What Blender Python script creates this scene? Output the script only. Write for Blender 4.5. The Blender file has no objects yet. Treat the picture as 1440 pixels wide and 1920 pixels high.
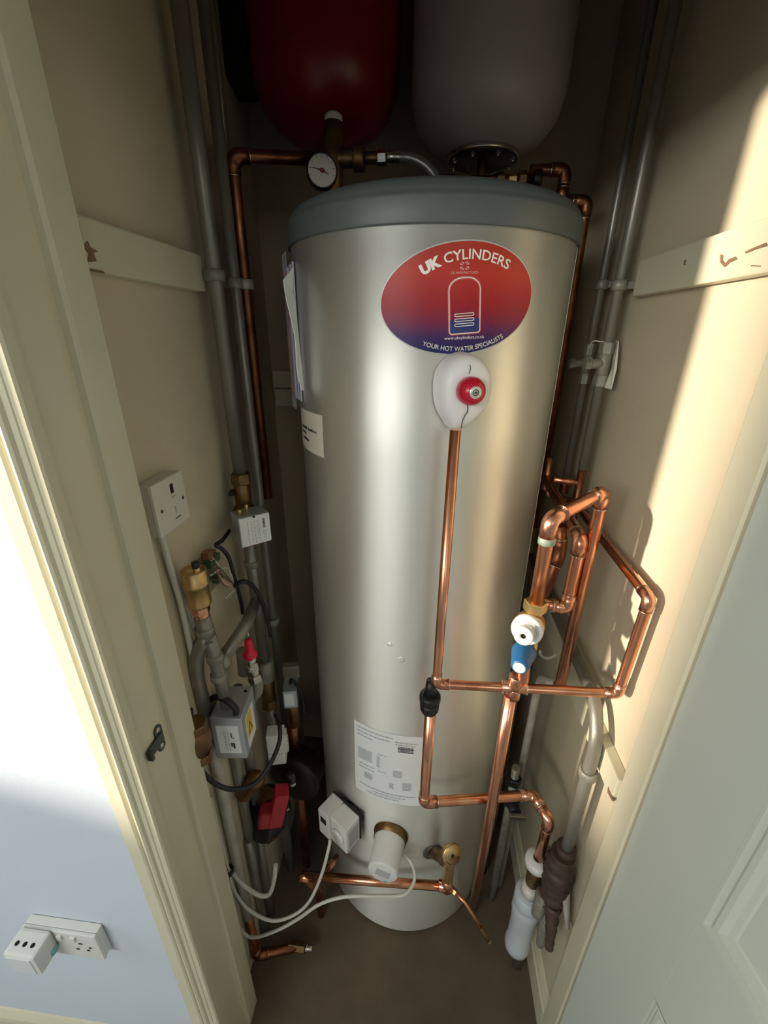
import bpy, bmesh, math, random
from mathutils import Vector as V, Matrix
random.seed(7)
S = bpy.context.scene
col = S.collection
PI = math.pi
R_ = math.radians

# ------------------------------------------------------------------ camera
FPX, CAMZ = 797.0, 1.70
MX = ((0.9948292, 0.0475651, -0.0897355), (0.1011790, -0.3874697, 0.9163133), (0.0088148, -0.9206545, -0.3902788))
cd = bpy.data.cameras.new('camera'); cam = bpy.data.objects.new('camera', cd); col.objects.link(cam)
cd.sensor_fit = 'VERTICAL'; cd.sensor_height = 24.0; cd.lens = FPX / 1920 * 24.0
cd.clip_start = 0.01; cd.clip_end = 50
rot = Matrix(((MX[0][0], -MX[0][1], -MX[0][2]), (MX[1][0], -MX[1][1], -MX[1][2]), (MX[2][0], -MX[2][1], -MX[2][2])))
cam.matrix_world = Matrix.Translation((0, 0, CAMZ)) @ rot.to_4x4()
S.camera = cam

# ------------------------------------------------------------------ world, lights, exposure
S.view_settings.view_transform = 'Standard'; S.view_settings.look = 'None'
S.view_settings.gamma = 1.0; S.view_settings.use_curve_mapping = False
S.view_settings.exposure = 0.0
w = bpy.data.worlds.new('world'); S.world = w; w.use_nodes = True
w.node_tree.nodes['Background'].inputs[0].default_value = (0.80, 0.90, 1.0, 1)
w.node_tree.nodes['Background'].inputs[1].default_value = 0.5

def area(name, loc, target, size, size_y, power, color, shape='RECTANGLE'):
    l = bpy.data.lights.new(name, 'AREA'); l.shape = shape; l.size = size; l.size_y = size_y
    l.energy = power; l.color = color
    o = bpy.data.objects.new(name, l); col.objects.link(o); o.location = loc
    o.rotation_euler = (V(target) - V(loc)).to_track_quat('-Z', 'Y').to_euler()
    return o
# low sun glancing through the room window on the left (small warm source) and the window itself (large cool source)
area('low_sun', (-5.5, -1.73, 2.2), (0.387, 0.62, 1.3), 0.22, 0.22, 1020, (1.0, 0.88, 0.72), 'DISK')
area('window_light', (-2.3, -0.13, 1.35), (0.0, 0.5, 0.9), 0.4, 0.6, 7, (0.78, 0.90, 1.0))
area('room_fill', (-1.35, -1.7, 2.1), (0.0, 0.7, 0.9), 1.5, 0.5, 33, (0.97, 0.98, 0.94))  # added fill from behind left, placed for the bright streak on the cylinder
area('right_fill', (0.7, -2.0, 2.1), (0.0, 0.7, 0.9), 0.6, 0.6, 4, (1.0, 0.95, 0.85))  # weak added fill from behind right, stands for no real lamp

# ------------------------------------------------------------------ picture rays (points are placed in the room at a chosen depth plane)
def ray(u, v):
    c = ((u - 720) / FPX, (v - 960) / FPX, 1.0)
    return V([sum(MX[i][k] * c[k] for k in range(3)) for i in range(3)])
def P(u, v, x=None, y=None, z=None):
    r = ray(u, v)
    t = x / r.x if x is not None else (y / r.y if y is not None else (z - CAMZ) / r.z)
    return r * t + V((0, 0, CAMZ))
def PW(u, v, y, lim=-0.4235):
    """like P at depth y, but kept clear of the left wall"""
    p = P(u, v, y=y)
    return p if p.x > lim else P(u, v, x=lim)
CX, CYY, CR = -0.0093, 0.965, 0.2668
def CYL(u, v, off=0.0):
    r = ray(u, v); a = r.x ** 2 + r.y ** 2; b = -2 * (r.x * CX + r.y * CYY); c = CX * CX + CYY * CYY - (CR + off) ** 2
    t = (-b - math.sqrt(max(0, b * b - 4 * a * c))) / (2 * a)
    return r * t + V((0, 0, CAMZ))
def onc(th, z, off=0.0):
    return V((CX + (CR + off) * math.sin(th), CYY - (CR + off) * math.cos(th), z))

# ------------------------------------------------------------------ materials
MATS = {}
def mat(name, color, rough=0.5, metal=0.0, noise=0.0, nscale=20.0, stretch=(1, 1, 1), bump=0.0, bscale=None, rvar=0.0, coat=0.0, col2=None, spec=0.5, trans=0.0, alpha=1.0, aniso=0.0):
    if name in MATS: return MATS[name]
    m = bpy.data.materials.new(name); m.use_nodes = True; nt = m.node_tree; N = nt.nodes; L = nt.links
    b = N['Principled BSDF']
    b.inputs['Base Color'].default_value = (*color, 1); b.inputs['Roughness'].default_value = rough
    b.inputs['Metallic'].default_value = metal; b.inputs['Coat Weight'].default_value = coat
    b.inputs['Specular IOR Level'].default_value = spec; b.inputs['Transmission Weight'].default_value = trans
    b.inputs['Alpha'].default_value = alpha; b.inputs['Anisotropic'].default_value = aniso
    tc = N.new('ShaderNodeTexCoord'); mp = N.new('ShaderNodeMapping'); mp.inputs['Scale'].default_value = stretch
    L.new(tc.outputs['Object'], mp.inputs[0])
    if noise > 0 or rvar > 0:
        n = N.new('ShaderNodeTexNoise'); n.inputs['Scale'].default_value = nscale; n.inputs['Detail'].default_value = 4
        L.new(mp.outputs[0], n.inputs['Vector'])
        if noise > 0:
            mx = N.new('ShaderNodeMixRGB'); c2 = col2 or tuple(c * (1 - noise) for c in color)
            mx.inputs[1].default_value = (*color, 1); mx.inputs[2].default_value = (*c2, 1)
            rp = N.new('ShaderNodeMapRange'); rp.inputs[1].default_value = 0.35; rp.inputs[2].default_value = 0.7
            L.new(n.outputs['Fac'], rp.inputs[0]); L.new(rp.outputs[0], mx.inputs[0]); L.new(mx.outputs[0], b.inputs['Base Color'])
        if rvar > 0:
            mr = N.new('ShaderNodeMapRange'); mr.inputs[3].default_value = max(0.02, rough - rvar); mr.inputs[4].default_value = rough + rvar
            L.new(n.outputs['Fac'], mr.inputs[0]); L.new(mr.outputs[0], b.inputs['Roughness'])
    if bump > 0:
        n2 = N.new('ShaderNodeTexNoise'); n2.inputs['Scale'].default_value = bscale or nscale * 3; n2.inputs['Detail'].default_value = 5
        L.new(mp.outputs[0], n2.inputs['Vector'])
        bp = N.new('ShaderNodeBump'); bp.inputs['Strength'].default_value = bump; bp.inputs['Distance'].default_value = 0.002
        L.new(n2.outputs['Fac'], bp.inputs['Height']); L.new(bp.outputs[0], b.inputs['Normal'])
    MATS[name] = m
    return m
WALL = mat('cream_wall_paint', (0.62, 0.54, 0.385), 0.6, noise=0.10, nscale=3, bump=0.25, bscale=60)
GLOSS = mat('aged_gloss_paint', (0.64, 0.60, 0.44), 0.32, noise=0.06, nscale=5, bump=0.15, bscale=25)
ROOMW = mat('pale_room_wall_paint', (0.58, 0.64, 0.71), 0.65, noise=0.03, nscale=3, bump=0.2, bscale=90)
DOORM = mat('door_white_paint', (0.56, 0.59, 0.51), 0.35, noise=0.03, nscale=4, bump=0.12, bscale=30)
FLOORM = mat('dusty_floorboard_chipboard', (0.13, 0.095, 0.058), 0.85, noise=0.35, nscale=7, bump=0.3, bscale=80)
CARPET = mat('grey_beige_carpet', (0.42, 0.40, 0.36), 0.95, noise=0.2, nscale=60, bump=0.6, bscale=200)
CEIL = mat('ceiling_paint', (0.62, 0.58, 0.50), 0.8, noise=0.05, nscale=4)
SILVER = mat('silver_sheet_jacket', (0.84, 0.84, 0.78), 0.50, 0.86, noise=0.06, nscale=5, stretch=(3, 3, 0.5), rvar=0.05, bump=0.04, bscale=12)
LIDM = mat('grey_plastic_lid', (0.085, 0.102, 0.098), 0.45, noise=0.08, nscale=10, bump=0.1)
COPPER = mat('copper_pipe', (0.86, 0.42, 0.26), 0.24, 1.0, noise=0.5, nscale=24, stretch=(1, 1, 0.35), rvar=0.10, col2=(0.62, 0.24, 0.13))
COPFIT = mat('copper_fitting', (0.84, 0.44, 0.29), 0.27, 1.0, noise=0.5, nscale=45, rvar=0.12, col2=(0.50, 0.20, 0.12))
COPSHADE = mat('dull_shaded_copper', (0.34, 0.13, 0.065), 0.40, 1.0, noise=0.5, nscale=30, rvar=0.1)  # dull copper, darkened further so the recess shade is in its colour
SOLDER = mat('solder_ring', (0.80, 0.68, 0.58), 0.25, 1.0, noise=0.3, nscale=80)
FLUX = mat('green_flux_stain', (0.30, 0.36, 0.27), 0.6, 0.3, noise=0.4, nscale=60)
BRASS = mat('brass', (0.72, 0.50, 0.22), 0.40, 1.0, noise=0.3, nscale=40, rvar=0.08)
BRASSOLD = mat('aged_brown_brass', (0.24, 0.14, 0.06), 0.45, 0.9, noise=0.5, nscale=40)
CHROME = mat('dull_chrome', (0.62, 0.58, 0.52), 0.25, 1.0, noise=0.2, nscale=60)
GALV = mat('painted_grey_pipe', (0.27, 0.262, 0.22), 0.36, 0.45, noise=0.35, nscale=18, stretch=(1, 1, 0.4), bump=0.3, bscale=40, col2=(0.22, 0.20, 0.16))
GALVF = mat('painted_pipe_fitting', (0.32, 0.31, 0.25), 0.42, 0.2, noise=0.4, nscale=40, bump=0.4, bscale=70)
PALEPIPE = mat('pale_painted_pipe', (0.50, 0.47, 0.40), 0.4, 0.1, noise=0.3, nscale=25, bump=0.3)
STEEL = mat('zinc_steel_casing', (0.50, 0.54, 0.56), 0.38, 0.6, noise=0.12, nscale=15)
WHITEP = mat('white_plastic', (0.70, 0.70, 0.665), 0.35, noise=0.04, nscale=10)
WHITER = mat('white_rubber_insulation', (0.82, 0.81, 0.80), 0.45, noise=0.04, nscale=10, bump=0.1, bscale=20)
CREAMP = mat('cream_plastic_plate', (0.66, 0.62, 0.55), 0.35, noise=0.03)
WASTE = mat('white_waste_plastic', (0.52, 0.57, 0.60), 0.35, noise=0.06, nscale=20)
BLACKP = mat('black_plastic', (0.006, 0.006, 0.007), 0.45)
BLACKC = mat('black_cable', (0.009, 0.009, 0.009), 0.5, bump=0.1)
GREYC = mat('grey_white_cable', (0.58, 0.57, 0.50), 0.45)
MAROON = mat('dark_maroon_casting', (0.014, 0.006, 0.005), 0.5, noise=0.3, nscale=20)
PUMPRED = mat('pump_red_paint', (0.35, 0.008, 0.022), 0.4)
VESRED = mat('vessel_red_paint', (0.20, 0.003, 0.003), 0.33)
VESWH = mat('vessel_pale_paint', (0.46, 0.43, 0.42), 0.42, noise=0.03)
BLUEP = mat('blue_plastic_cap', (0.012, 0.095, 0.24), 0.35)
REDP = mat('red_plastic_knob', (0.52, 0.008, 0.03), 0.28)
REDC = mat('red_plastic_cap', (0.70, 0.01, 0.05), 0.35)
WRAP = mat('brown_grease_tape', (0.075, 0.045, 0.03), 0.5, noise=0.5, nscale=40, bump=0.9, bscale=60)
PAPER = mat('white_label_paper', (0.80, 0.82, 0.80), 0.5)
CREAMPAPER = mat('cream_label_paper', (0.74, 0.70, 0.58), 0.55)
INK = mat('black_print', (0.03, 0.03, 0.03), 0.5)
INKG = mat('grey_print', (0.42, 0.45, 0.45), 0.5)
WHITEINK = mat('white_print', (0.92, 0.88, 0.82), 0.4)
PINKINK = mat('pale_pink_print', (0.85, 0.42, 0.36), 0.4)
YELLOW = mat('yellow_warning_label', (0.80, 0.55, 0.06), 0.45)
GREENW = mat('green_wire', (0.05, 0.09, 0.045), 0.4)
BROWNW = mat('brown_wire', (0.22, 0.08, 0.04), 0.4)
TEAL = mat('teal_sticker', (0.20, 0.50, 0.52), 0.45)
WOODBARE = mat('bare_splintered_wood', (0.25, 0.15, 0.08), 0.8, noise=0.4, nscale=60)
FILM = mat('clear_document_sleeve', (0.75, 0.77, 0.85), 0.2, alpha=0.28)
PAPERSTACK = mat('manual_pages', (0.55, 0.55, 0.68), 0.6, noise=0.15, nscale=30)
BOOKRED = mat('manual_red_cover', (0.30, 0.02, 0.02), 0.5)
GASKET = mat('black_gasket', (0.01, 0.01, 0.01), 0.6)
HOLE = mat('dark_hole', (0.004, 0.004, 0.004), 0.9)
BRACKET = mat('dark_steel_bracket', (0.09, 0.11, 0.11), 0.35, 0.9, noise=0.3, nscale=60)
HOSE = mat('braided_hose', (0.30, 0.29, 0.24), 0.35, 0.7, noise=0.4, nscale=300)

def sticker_mat():
    m = bpy.data.materials.new('oval_sticker_print'); m.use_nodes = True; nt = m.node_tree; N = nt.nodes; L = nt.links
    b = N['Principled BSDF']; b.inputs['Roughness'].default_value = 0.42; b.inputs['Specular IOR Level'].default_value = 0.3
    g = N.new('ShaderNodeNewGeometry'); sp = N.new('ShaderNodeSeparateXYZ'); L.new(g.outputs['Position'], sp.inputs[0])
    n = N.new('ShaderNodeTexNoise'); n.inputs['Scale'].default_value = 14; n.inputs['Detail'].default_value = 3
    mr = N.new('ShaderNodeMapRange'); mr.inputs[1].default_value = 1.672; mr.inputs[2].default_value = 1.818
    L.new(sp.outputs['Z'], mr.inputs[0])
    ad = N.new('ShaderNodeMath'); ad.operation = 'MULTIPLY_ADD'; ad.inputs[1].default_value = 0.10; L.new(n.outputs['Fac'], ad.inputs[0])
    L.new(mr.outputs[0], ad.inputs[2])
    cr = N.new('ShaderNodeValToRGB'); L.new(ad.outputs[0], cr.inputs[0])
    e = cr.color_ramp.elements
    e[0].position = 0.07; e[0].color = (0.014, 0.016, 0.10, 1); e[1].position = 1.0; e[1].color = (0.42, 0.035, 0.018, 1)
    for p, c in ((0.2, (0.05, 0.015, 0.11)), (0.36, (0.22, 0.015, 0.05)), (0.5, (0.34, 0.012, 0.022)), (0.78, (0.50, 0.038, 0.024))):
        k = e.new(p); k.color = (*c, 1)
    L.new(cr.outputs[0], b.inputs['Base Color'])
    return m
STICK = sticker_mat()
def brushed(m, a, rot):
    nt = m.node_tree; t = nt.nodes.new('ShaderNodeTangent'); t.direction_type = 'RADIAL'; t.axis = 'Z'
    b = nt.nodes['Principled BSDF']; b.inputs['Anisotropic'].default_value = a; b.inputs['Anisotropic Rotation'].default_value = rot
    nt.links.new(t.outputs[0], b.inputs['Tangent'])
brushed(SILVER, 0.78, 0.25)

# ------------------------------------------------------------------ mesh helpers
class MB:
    def __init__(s): s.bm = bmesh.new()
    def _faces(s, vs, fs, smooth=False):
        bv = [s.bm.verts.new(v) for v in vs]
        for f in fs:
            try:
                k = s.bm.faces.new([bv[i] for i in f]); k.smooth = smooth
            except ValueError: pass
        return bv
    def box(s, lo, hi, bev=0.0, M=None):
        t = bmesh.new(); bmesh.ops.create_cube(t, size=1.0)
        c = (V(lo) + V(hi)) / 2; d = V(hi) - V(lo)
        for v in t.verts: v.co = V((c.x + v.co.x * d.x, c.y + v.co.y * d.y, c.z + v.co.z * d.z))
        if bev > 0: bmesh.ops.bevel(t, geom=list(t.edges), offset=bev, segments=2, profile=0.6, affect='EDGES')
        if M is not None: t.transform(M)
        s._merge(t); return s
    def _merge(s, t):
        me = bpy.data.meshes.new('t'); t.to_mesh(me); t.free(); s.bm.from_mesh(me); bpy.data.meshes.remove(me)
    def lathe(s, prof, M, seg=32, smooth=True):
        """prof: list of (r, h) along local +Z of matrix M"""
        rings = []
        for r, h in prof:
            if r < 1e-6: rings.append([s.bm.verts.new(M @ V((0, 0, h)))])
            else: rings.append([s.bm.verts.new(M @ V((r * math.cos(2 * PI * k / seg), r * math.sin(2 * PI * k / seg), h))) for k in range(seg)])
        for a, b in zip(rings, rings[1:]):
            for k in range(seg):
                q = [a[k % len(a)], a[(k + 1) % len(a)], b[(k + 1) % len(b)], b[k % len(b)]]
                u = []
                for x in q:
                    if x not in u: u.append(x)
                if len(u) >= 3:
                    try:
                        f = s.bm.faces.new(u); f.smooth = smooth
                    except ValueError: pass
        return s
    def cyl(s, a, b, r, r2=None, seg=24, bev=0.0, hexa=False):
        a, b = V(a), V(b); L = (b - a).length; r2 = r if r2 is None else r2
        M = frame(a, b - a)
        e = bev or min(r, L) * 0.08
        pr = [(0, 0), (max(r - e, 1e-4), 0), (r, e), (r2, L - e), (max(r2 - e, 1e-4), L), (0, L)]
        return s.lathe(pr, M, 6 if hexa else seg, smooth=not hexa)
    def ring(s, a, b, r, ri, seg=24):
        M = frame(V(a), V(b) - V(a)); L = (V(b) - V(a)).length; e = (r - ri) * 0.25
        return s.lathe([(ri, 0), (r - e, 0), (r, e), (r, L - e), (r - e, L), (ri, L), (ri, 0)], M, seg)
    def tube(s, pts, r, seg=16, cap=True, rads=None):
        pts = [V(p) for p in pts]; n = len(pts); prev = None; rings = []
        for i, p in enumerate(pts):
            t = (pts[min(i + 1, n - 1)] - pts[max(i - 1, 0)]).normalized()
            if prev is None:
                a = t.orthogonal().normalized()
            else:
                a = prev - t * prev.dot(t)
                a = a.normalized() if a.length > 1e-6 else t.orthogonal().normalized()
            prev = a; b = t.cross(a); rr = rads[i] if rads else r
            rings.append([s.bm.verts.new(p + (a * math.cos(2 * PI * k / seg) + b * math.sin(2 * PI * k / seg)) * rr) for k in range(seg)])
        for A, B in zip(rings, rings[1:]):
            for k in range(seg):
                f = s.bm.faces.new([A[k], A[(k + 1) % seg], B[(k + 1) % seg], B[k]]); f.smooth = True
        if cap:
            s.bm.faces.new(list(reversed(rings[0]))); s.bm.faces.new(rings[-1])
        return s
    def prism(s, poly, M, h):
        """poly (x,y) extruded along local z by h"""
        n = len(poly)
        A = [s.bm.verts.new(M @ V((x, y, 0))) for x, y in poly]; B = [s.bm.verts.new(M @ V((x, y, h))) for x, y in poly]
        s.bm.faces.new(list(reversed(A))); s.bm.faces.new(B)
        for k in range(n): s.bm.faces.new([A[k], A[(k + 1) % n], B[(k + 1) % n], B[k]])
        return s
    def sphere(s, c, r, sx=1, sy=1, sz=1, u=20, v=12):
        t = bmesh.new(); bmesh.ops.create_uvsphere(t, u_segments=u, v_segments=v, radius=r)
        for f in t.faces: f.smooth = True
        t.transform(Matrix.Translation(V(c)) @ Matrix.Diagonal((sx, sy, sz, 1))); s._merge(t); return s
    def build(s, name, m, parent=None):
        bmesh.ops.recalc_face_normals(s.bm, faces=list(s.bm.faces))
        me = bpy.data.meshes.new(name)
        off = V((0, 0, 0)); p = parent
        while p is not None: off += V(p.location); p = p.parent
        if parent is None:
            cs = [v.co for v in s.bm.verts]
            off = V((sum(c.x for c in cs) / len(cs), sum(c.y for c in cs) / len(cs), min(c.z for c in cs)))
        for v in s.bm.verts: v.co -= off
        s.bm.to_mesh(me); s.bm.free(); me.materials.append(m)
        o = bpy.data.objects.new(name, me); col.objects.link(o)
        if parent is None: o.location = off
        else: o.parent = parent
        return o

def frame(o, zdir, xhint=None):
    z = V(zdir).normalized(); x = V(xhint) if xhint is not None else z.orthogonal()
    x = (x - z * x.dot(z)).normalized(); y = z.cross(x)
    return Matrix(((x.x, y.x, z.x, o[0]), (x.y, y.y, z.y, o[1]), (x.z, y.z, z.z, o[2]), (0, 0, 0, 1)))

def fillet(pts, rad, n=7):
    pts = [V(p) for p in pts]; out = [pts[0]]
    for i in range(1, len(pts) - 1):
        a, b, c = pts[i - 1], pts[i], pts[i + 1]
        d1, d2 = (a - b), (c - b); r = min(rad, d1.length * 0.48, d2.length * 0.48)
        p, q = b + d1.normalized() * r, b + d2.normalized() * r
        for k in range(n + 1):
            t = k / n; out.append(p * (1 - t) ** 2 + b * 2 * t * (1 - t) + q * t ** 2)
    out.append(pts[-1]); return out
def spline(pts, n=10):
    pts = [V(p) for p in pts]; ext = [pts[0] * 2 - pts[1]] + pts + [pts[-1] * 2 - pts[-2]]; out = []
    for i in range(1, len(ext) - 2):
        p0, p1, p2, p3 = ext[i - 1:i + 3]
        for k in range(n):
            t = k / n
            out.append(0.5 * ((2 * p1) + (p2 - p0) * t + (2 * p0 - 5 * p1 + 4 * p2 - p3) * t * t + (3 * p1 - p0 - 3 * p2 + p3) * t ** 3))
    out.append(pts[-1]); return out

def tag(o, label, cat, group=None, kind=None):
    if label: o['label'] = label
    if cat: o['category'] = cat
    if group: o['group'] = group
    if kind: o['kind'] = kind
    return o
def thing(name, label, cat, loc, group=None):
    o = bpy.data.objects.new(name, None); col.objects.link(o); o.location = loc; o.empty_display_size = 0.05
    return tag(o, label, cat, group)
def struct(o, label=None):
    o['kind'] = 'structure'
    if label: o['label'] = label
    return o

def run(parent, pts, r, m=None, fit=None, ends=(True, True), rad=None, elbows=True, solder=True, name='pipe'):
    """a soldered pipe run: one swept tube with an elbow fitting (and solder rings) on each bend"""
    m = m or COPPER; fit = fit or COPFIT
    rad = rad or r * 2.0
    MB().tube(fillet(pts, rad), r, 18).build(name, m, parent)
    pts = [V(p) for p in pts]
    if elbows:
        for i in range(1, len(pts) - 1):
            a, b, c = pts[i - 1], pts[i], pts[i + 1]
            e = r * 2.7
            d1, d2 = (a - b).normalized() * min(e, (a - b).length * 0.6), (c - b).normalized() * min(e, (c - b).length * 0.6)
            g = MB().tube(fillet([b + d1, b, b + d2], rad), r * 1.17, 18).build('elbow', fit, parent)
            if solder:
                for d in (d1, d2): MB().tube([b + d, b + d * 1.06], r * 1.2, 16).build('solder_joint', SOLDER, g)

# text on any surface -------------------------------------------------
def glyphs(s, size, bold=0.0):
    cu = bpy.data.curves.new('txt', 'FONT'); cu.body = s; cu.size = size; cu.offset = bold; cu.resolution_u = 3
    o = bpy.data.objects.new('txt', cu); col.objects.link(o); bpy.context.view_layer.update()
    dg = bpy.context.evaluated_depsgraph_get(); ev = o.evaluated_get(dg); me = ev.to_mesh()
    vs = [v.co.copy() for v in me.vertices]; fs = [tuple(p.vertices) for p in me.polygons]
    ev.to_mesh_clear(); bpy.data.objects.remove(o); bpy.data.curves.remove(cu)
    return vs, fs
def text(s, size, fn, m, parent, name='lettering', bold=0.0, xs=1.0, width=None, center=True):
    vs, fs = glyphs(s, size, bold)
    x0, x1 = min(v.x for v in vs), max(v.x for v in vs)
    k = width / (x1 - x0) if width else xs
    c = (x0 + x1) / 2 if center else x0
    mb = MB(); mb._faces([fn((v.x - c) * k, v.y) for v in vs], fs)
    bm = mb.bm
    me = bpy.data.meshes.new(name); off = V((0, 0, 0)); p = parent
    while p is not None: off += V(p.location); p = p.parent
    for v in bm.verts: v.co -= off
    bm.to_mesh(me); bm.free(); me.materials.append(m)
    o = bpy.data.objects.new(name, me); col.objects.link(o); o.parent = parent
    return o

# ================================================================== THE CUPBOARD SHELL
XR, YB = 0.387, 1.345
b = MB(); b.prism([(-0.43, 0.50), (-0.43, 1.0), (-0.487, YB), (-0.56, YB), (-0.56, 0.50)], Matrix.Translation((0, 0, -0.02)), 2.68)
struct(b.build('wall_left', WALL), 'cream painted left wall of the cupboard')
struct(MB().box((XR, 0.53, -0.02), (XR + 0.12, YB, 2.66)).build('wall_right', WALL), 'cream painted right wall of the cupboard')
struct(MB().box((-0.56, YB, -0.02), (XR + 0.12, YB + 0.1, 2.66)).build('wall_back', mat('shaded_back_wall_paint', (0.48, 0.40, 0.27), 0.7, noise=0.15, nscale=4, bump=0.3, bscale=60)), 'cream back wall behind the cylinder')  # cream paint toned down, dimness behind the cylinder is put into the colour
struct(MB().box((-0.56, 0.40, -0.06), (XR + 0.2, YB + 0.1, 0.0)).build('floor', FLOORM), 'dusty brown cupboard floor')
struct(MB().box((-0.56, 0.50, 2.60), (XR + 0.2, YB + 0.1, 2.66)).build('ceiling', CEIL))
# cupboard front wall: left piece, header, right piece
struct(MB().box((-2.6, 0.40, -0.02), (-0.46, 0.50, 2.45)).build('wall_front_left', ROOMW), 'pale blue white room wall beside the cupboard door')
struct(MB().box((0.50, 0.40, -0.02), (1.9, 0.50, 2.45)).build('wall_front_right', ROOMW))
struct(MB().box((-0.46, 0.40, 1.995), (0.50, 0.52, 2.66)).build('wall_front_header', ROOMW))
# room around the camera
struct(MB().box((-2.6, -2.7, -0.06), (1.9, 0.40, 0.0)).build('floor_room', CARPET))
struct(MB().box((-2.6, -2.7, 2.45), (1.9, 0.50, 2.5)).build('ceiling_room', CEIL))
struct(MB().box((-2.6, -2.8, -0.02), (1.9, -2.7, 2.5)).build('wall_room_back', ROOMW))
struct(MB().box((1.9, -2.8, -0.02), (2.0, 0.5, 2.5)).build('wall_room_right', ROOMW))
wl = MB()
wl.box((-2.7, -2.8, -0.02), (-2.6, -2.0, 2.5)); wl.box((-2.7, 0.0, -0.02), (-2.6, 0.5, 2.5)); wl.box((-2.7, -2.0, -0.02), (-2.6, 0.0, 1.50)); wl.box((-2.7, -2.0, 2.12), (-2.6, 0.0, 2.5)); wl.box((-2.7, -2.0, 1.45), (-2.6, -0.63, 2.2))
struct(wl.build('wall_room_left', ROOMW))

# door frame (left jamb with stop, rebate, architrave; right jamb)
j = thing('trim_1', 'cream gloss left door jamb with stop and moulded architrave', None, (-0.42, 0.44, 0)); j['kind'] = 'structure'
b = MB(); b.prism([(-0.46, 0.52), (-0.394, 0.522), (-0.390, 0.516), (-0.390, 0.474), (-0.394, 0.470), (-0.402, 0.469), (-0.402, 0.404), (-0.46, 0.404)], Matrix.Translation((0, 0, 0)), 2.04); b.build('door_jamb', GLOSS, j)
pr = [(-0.4625, 0.4), (-0.4625, 0.389), (-0.460, 0.387), (-0.438, 0.386), (-0.435, 0.388), (-0.433, 0.393), (-0.4275, 0.393), (-0.426, 0.385), (-0.4235, 0.381), (-0.420, 0.380), (-0.417, 0.382), (-0.415, 0.386),
      (-0.409, 0.387), (-0.408, 0.3885), (-0.4055, 0.3885), (-0.4045, 0.387), (-0.399, 0.388), (-0.397, 0.391), (-0.397, 0.404)]
b = MB(); b.prism(pr, Matrix.Translation((0, 0, 0)), 2.1); b.build('architrave', GLOSS, j)
j = thing('trim_2', 'cream gloss right door jamb with rebate', None, (0.40, 0.51, 0)); j['kind'] = 'structure'
b = MB(); b.prism([(0.50, 0.545), (0.373, 0.545), (0.3705, 0.5405), (0.3695, 0.493), (0.373, 0.490), (0.384, 0.489), (0.384, 0.474), (0.50, 0.474)], Matrix.Translation((0, 0, 0)), 2.04); b.build('door_jamb', GLOSS, j)

# skirtings
sk = MB(); sk.prism([(0, 0), (0.017, 0), (0.017, 0.085), (0.013, 0.09), (0.010, 0.10), (0.004, 0.112), (0, 0.114)], Matrix(((-1, 0, 0, XR), (0, 0, 1, 0.545), (0, 1, 0, 0), (0, 0, 0, 1))), 0.79)
struct(sk.build('baseboard_right', GLOSS), 'cream skirting at the foot of the right wall')
sk = MB(); sk.prism([(0, 0), (0.016, 0), (0.016, 0.105), (0.014, 0.118), (0.009, 0.126), (0.004, 0.133), (0, 0.134)], Matrix(((0, 0, 1, -2.55), (-1, 0, 0, 0.40), (0, 1, 0, 0), (0, 0, 0, 1))), 2.087)
struct(sk.build('baseboard_front', GLOSS), 'cream skirting under the double socket')

# pipe rails on the walls
def rail(name, lo, hi, label, par=None):
    return struct(MB().box(lo, hi, 0.003).build(name, GLOSS), label)
t_ = rail('trim_3', (-0.43, 0.52, 1.764), (-0.410, 0.832, 1.822), 'white painted wooden rail across left wall with chipped paint')
c_ = MB()
def chip(mb, pts, x, th=0.0012):
    ps = [P(u, v, x=x) for u, v in pts]
    n = V((-1 if x > 0 else 1, 0, 0))
    bm = mb.bm; A = [bm.verts.new(p + n * th) for p in ps]; B = [bm.verts.new(p - n * 0.002) for p in ps]
    bm.faces.new(A); bm.faces.new(list(reversed(B)))
    for k in range(len(A)): bm.faces.new([A[k], A[(k + 1) % len(A)], B[(k + 1) % len(A)], B[k]])
for poly in ([(136, 493), (150, 497), (160, 502), (192, 508), (196, 513), (140, 502)], [(163, 452), (168, 463), (183, 472), (174, 474), (180, 490), (163, 492), (166, 476), (155, 462)], [(150, 470), (158, 480), (152, 484)]):
    chip(c_, poly, -0.410)
c_.build('bare_wood_chip', WOODBARE, t_)
t_ = rail('trim_4', (0.366, 0.545, 1.764), (XR, 0.92, 1.822), 'white painted wooden rail across right wall with cracked paint')
c_ = MB()
for poly in ([(1352, 477), (1352, 492), (1360, 501), (1370, 492), (1384, 486), (1380, 481), (1368, 486), (1361, 494), (1356, 488), (1357, 478)], [(1398, 472), (1418, 463), (1438, 455), (1440, 461), (1420, 467), (1400, 475)], [(1410, 497), (1427, 498), (1427, 500), (1410, 499)], [(1285, 487), (1287, 487), (1285, 497), (1283, 497)]):
    chip(c_, poly, 0.366)
c_.build('paint_crack', WOODBARE, t_)
rail('trim_5', (0.30, YB - 0.022, 1.775), (XR, YB, 1.825), 'short pale rail on the back wall right of the cylinder')
rail('trim_6', (-0.478, YB - 0.02, 1.537), (-0.30, YB, 1.588), 'upper pale board on the back wall left of the cylinder')
rail('trim_7', (-0.476, YB - 0.021, 1.482), (-0.30, YB, 1.5345), 'lower pale board on the back wall left of the cylinder')
t_ = rail('trim_8', (0.366, 0.545, 0.915), (XR, 1.2, 0.975), 'low white painted wooden rail on the right wall below the pipe loop')
c_ = MB(); chip(c_, [(1141, 1475), (1144, 1484), (1152, 1500), (1149, 1502), (1140, 1486)], 0.366); c_.build('paint_crack', WOODBARE, t_)

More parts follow.
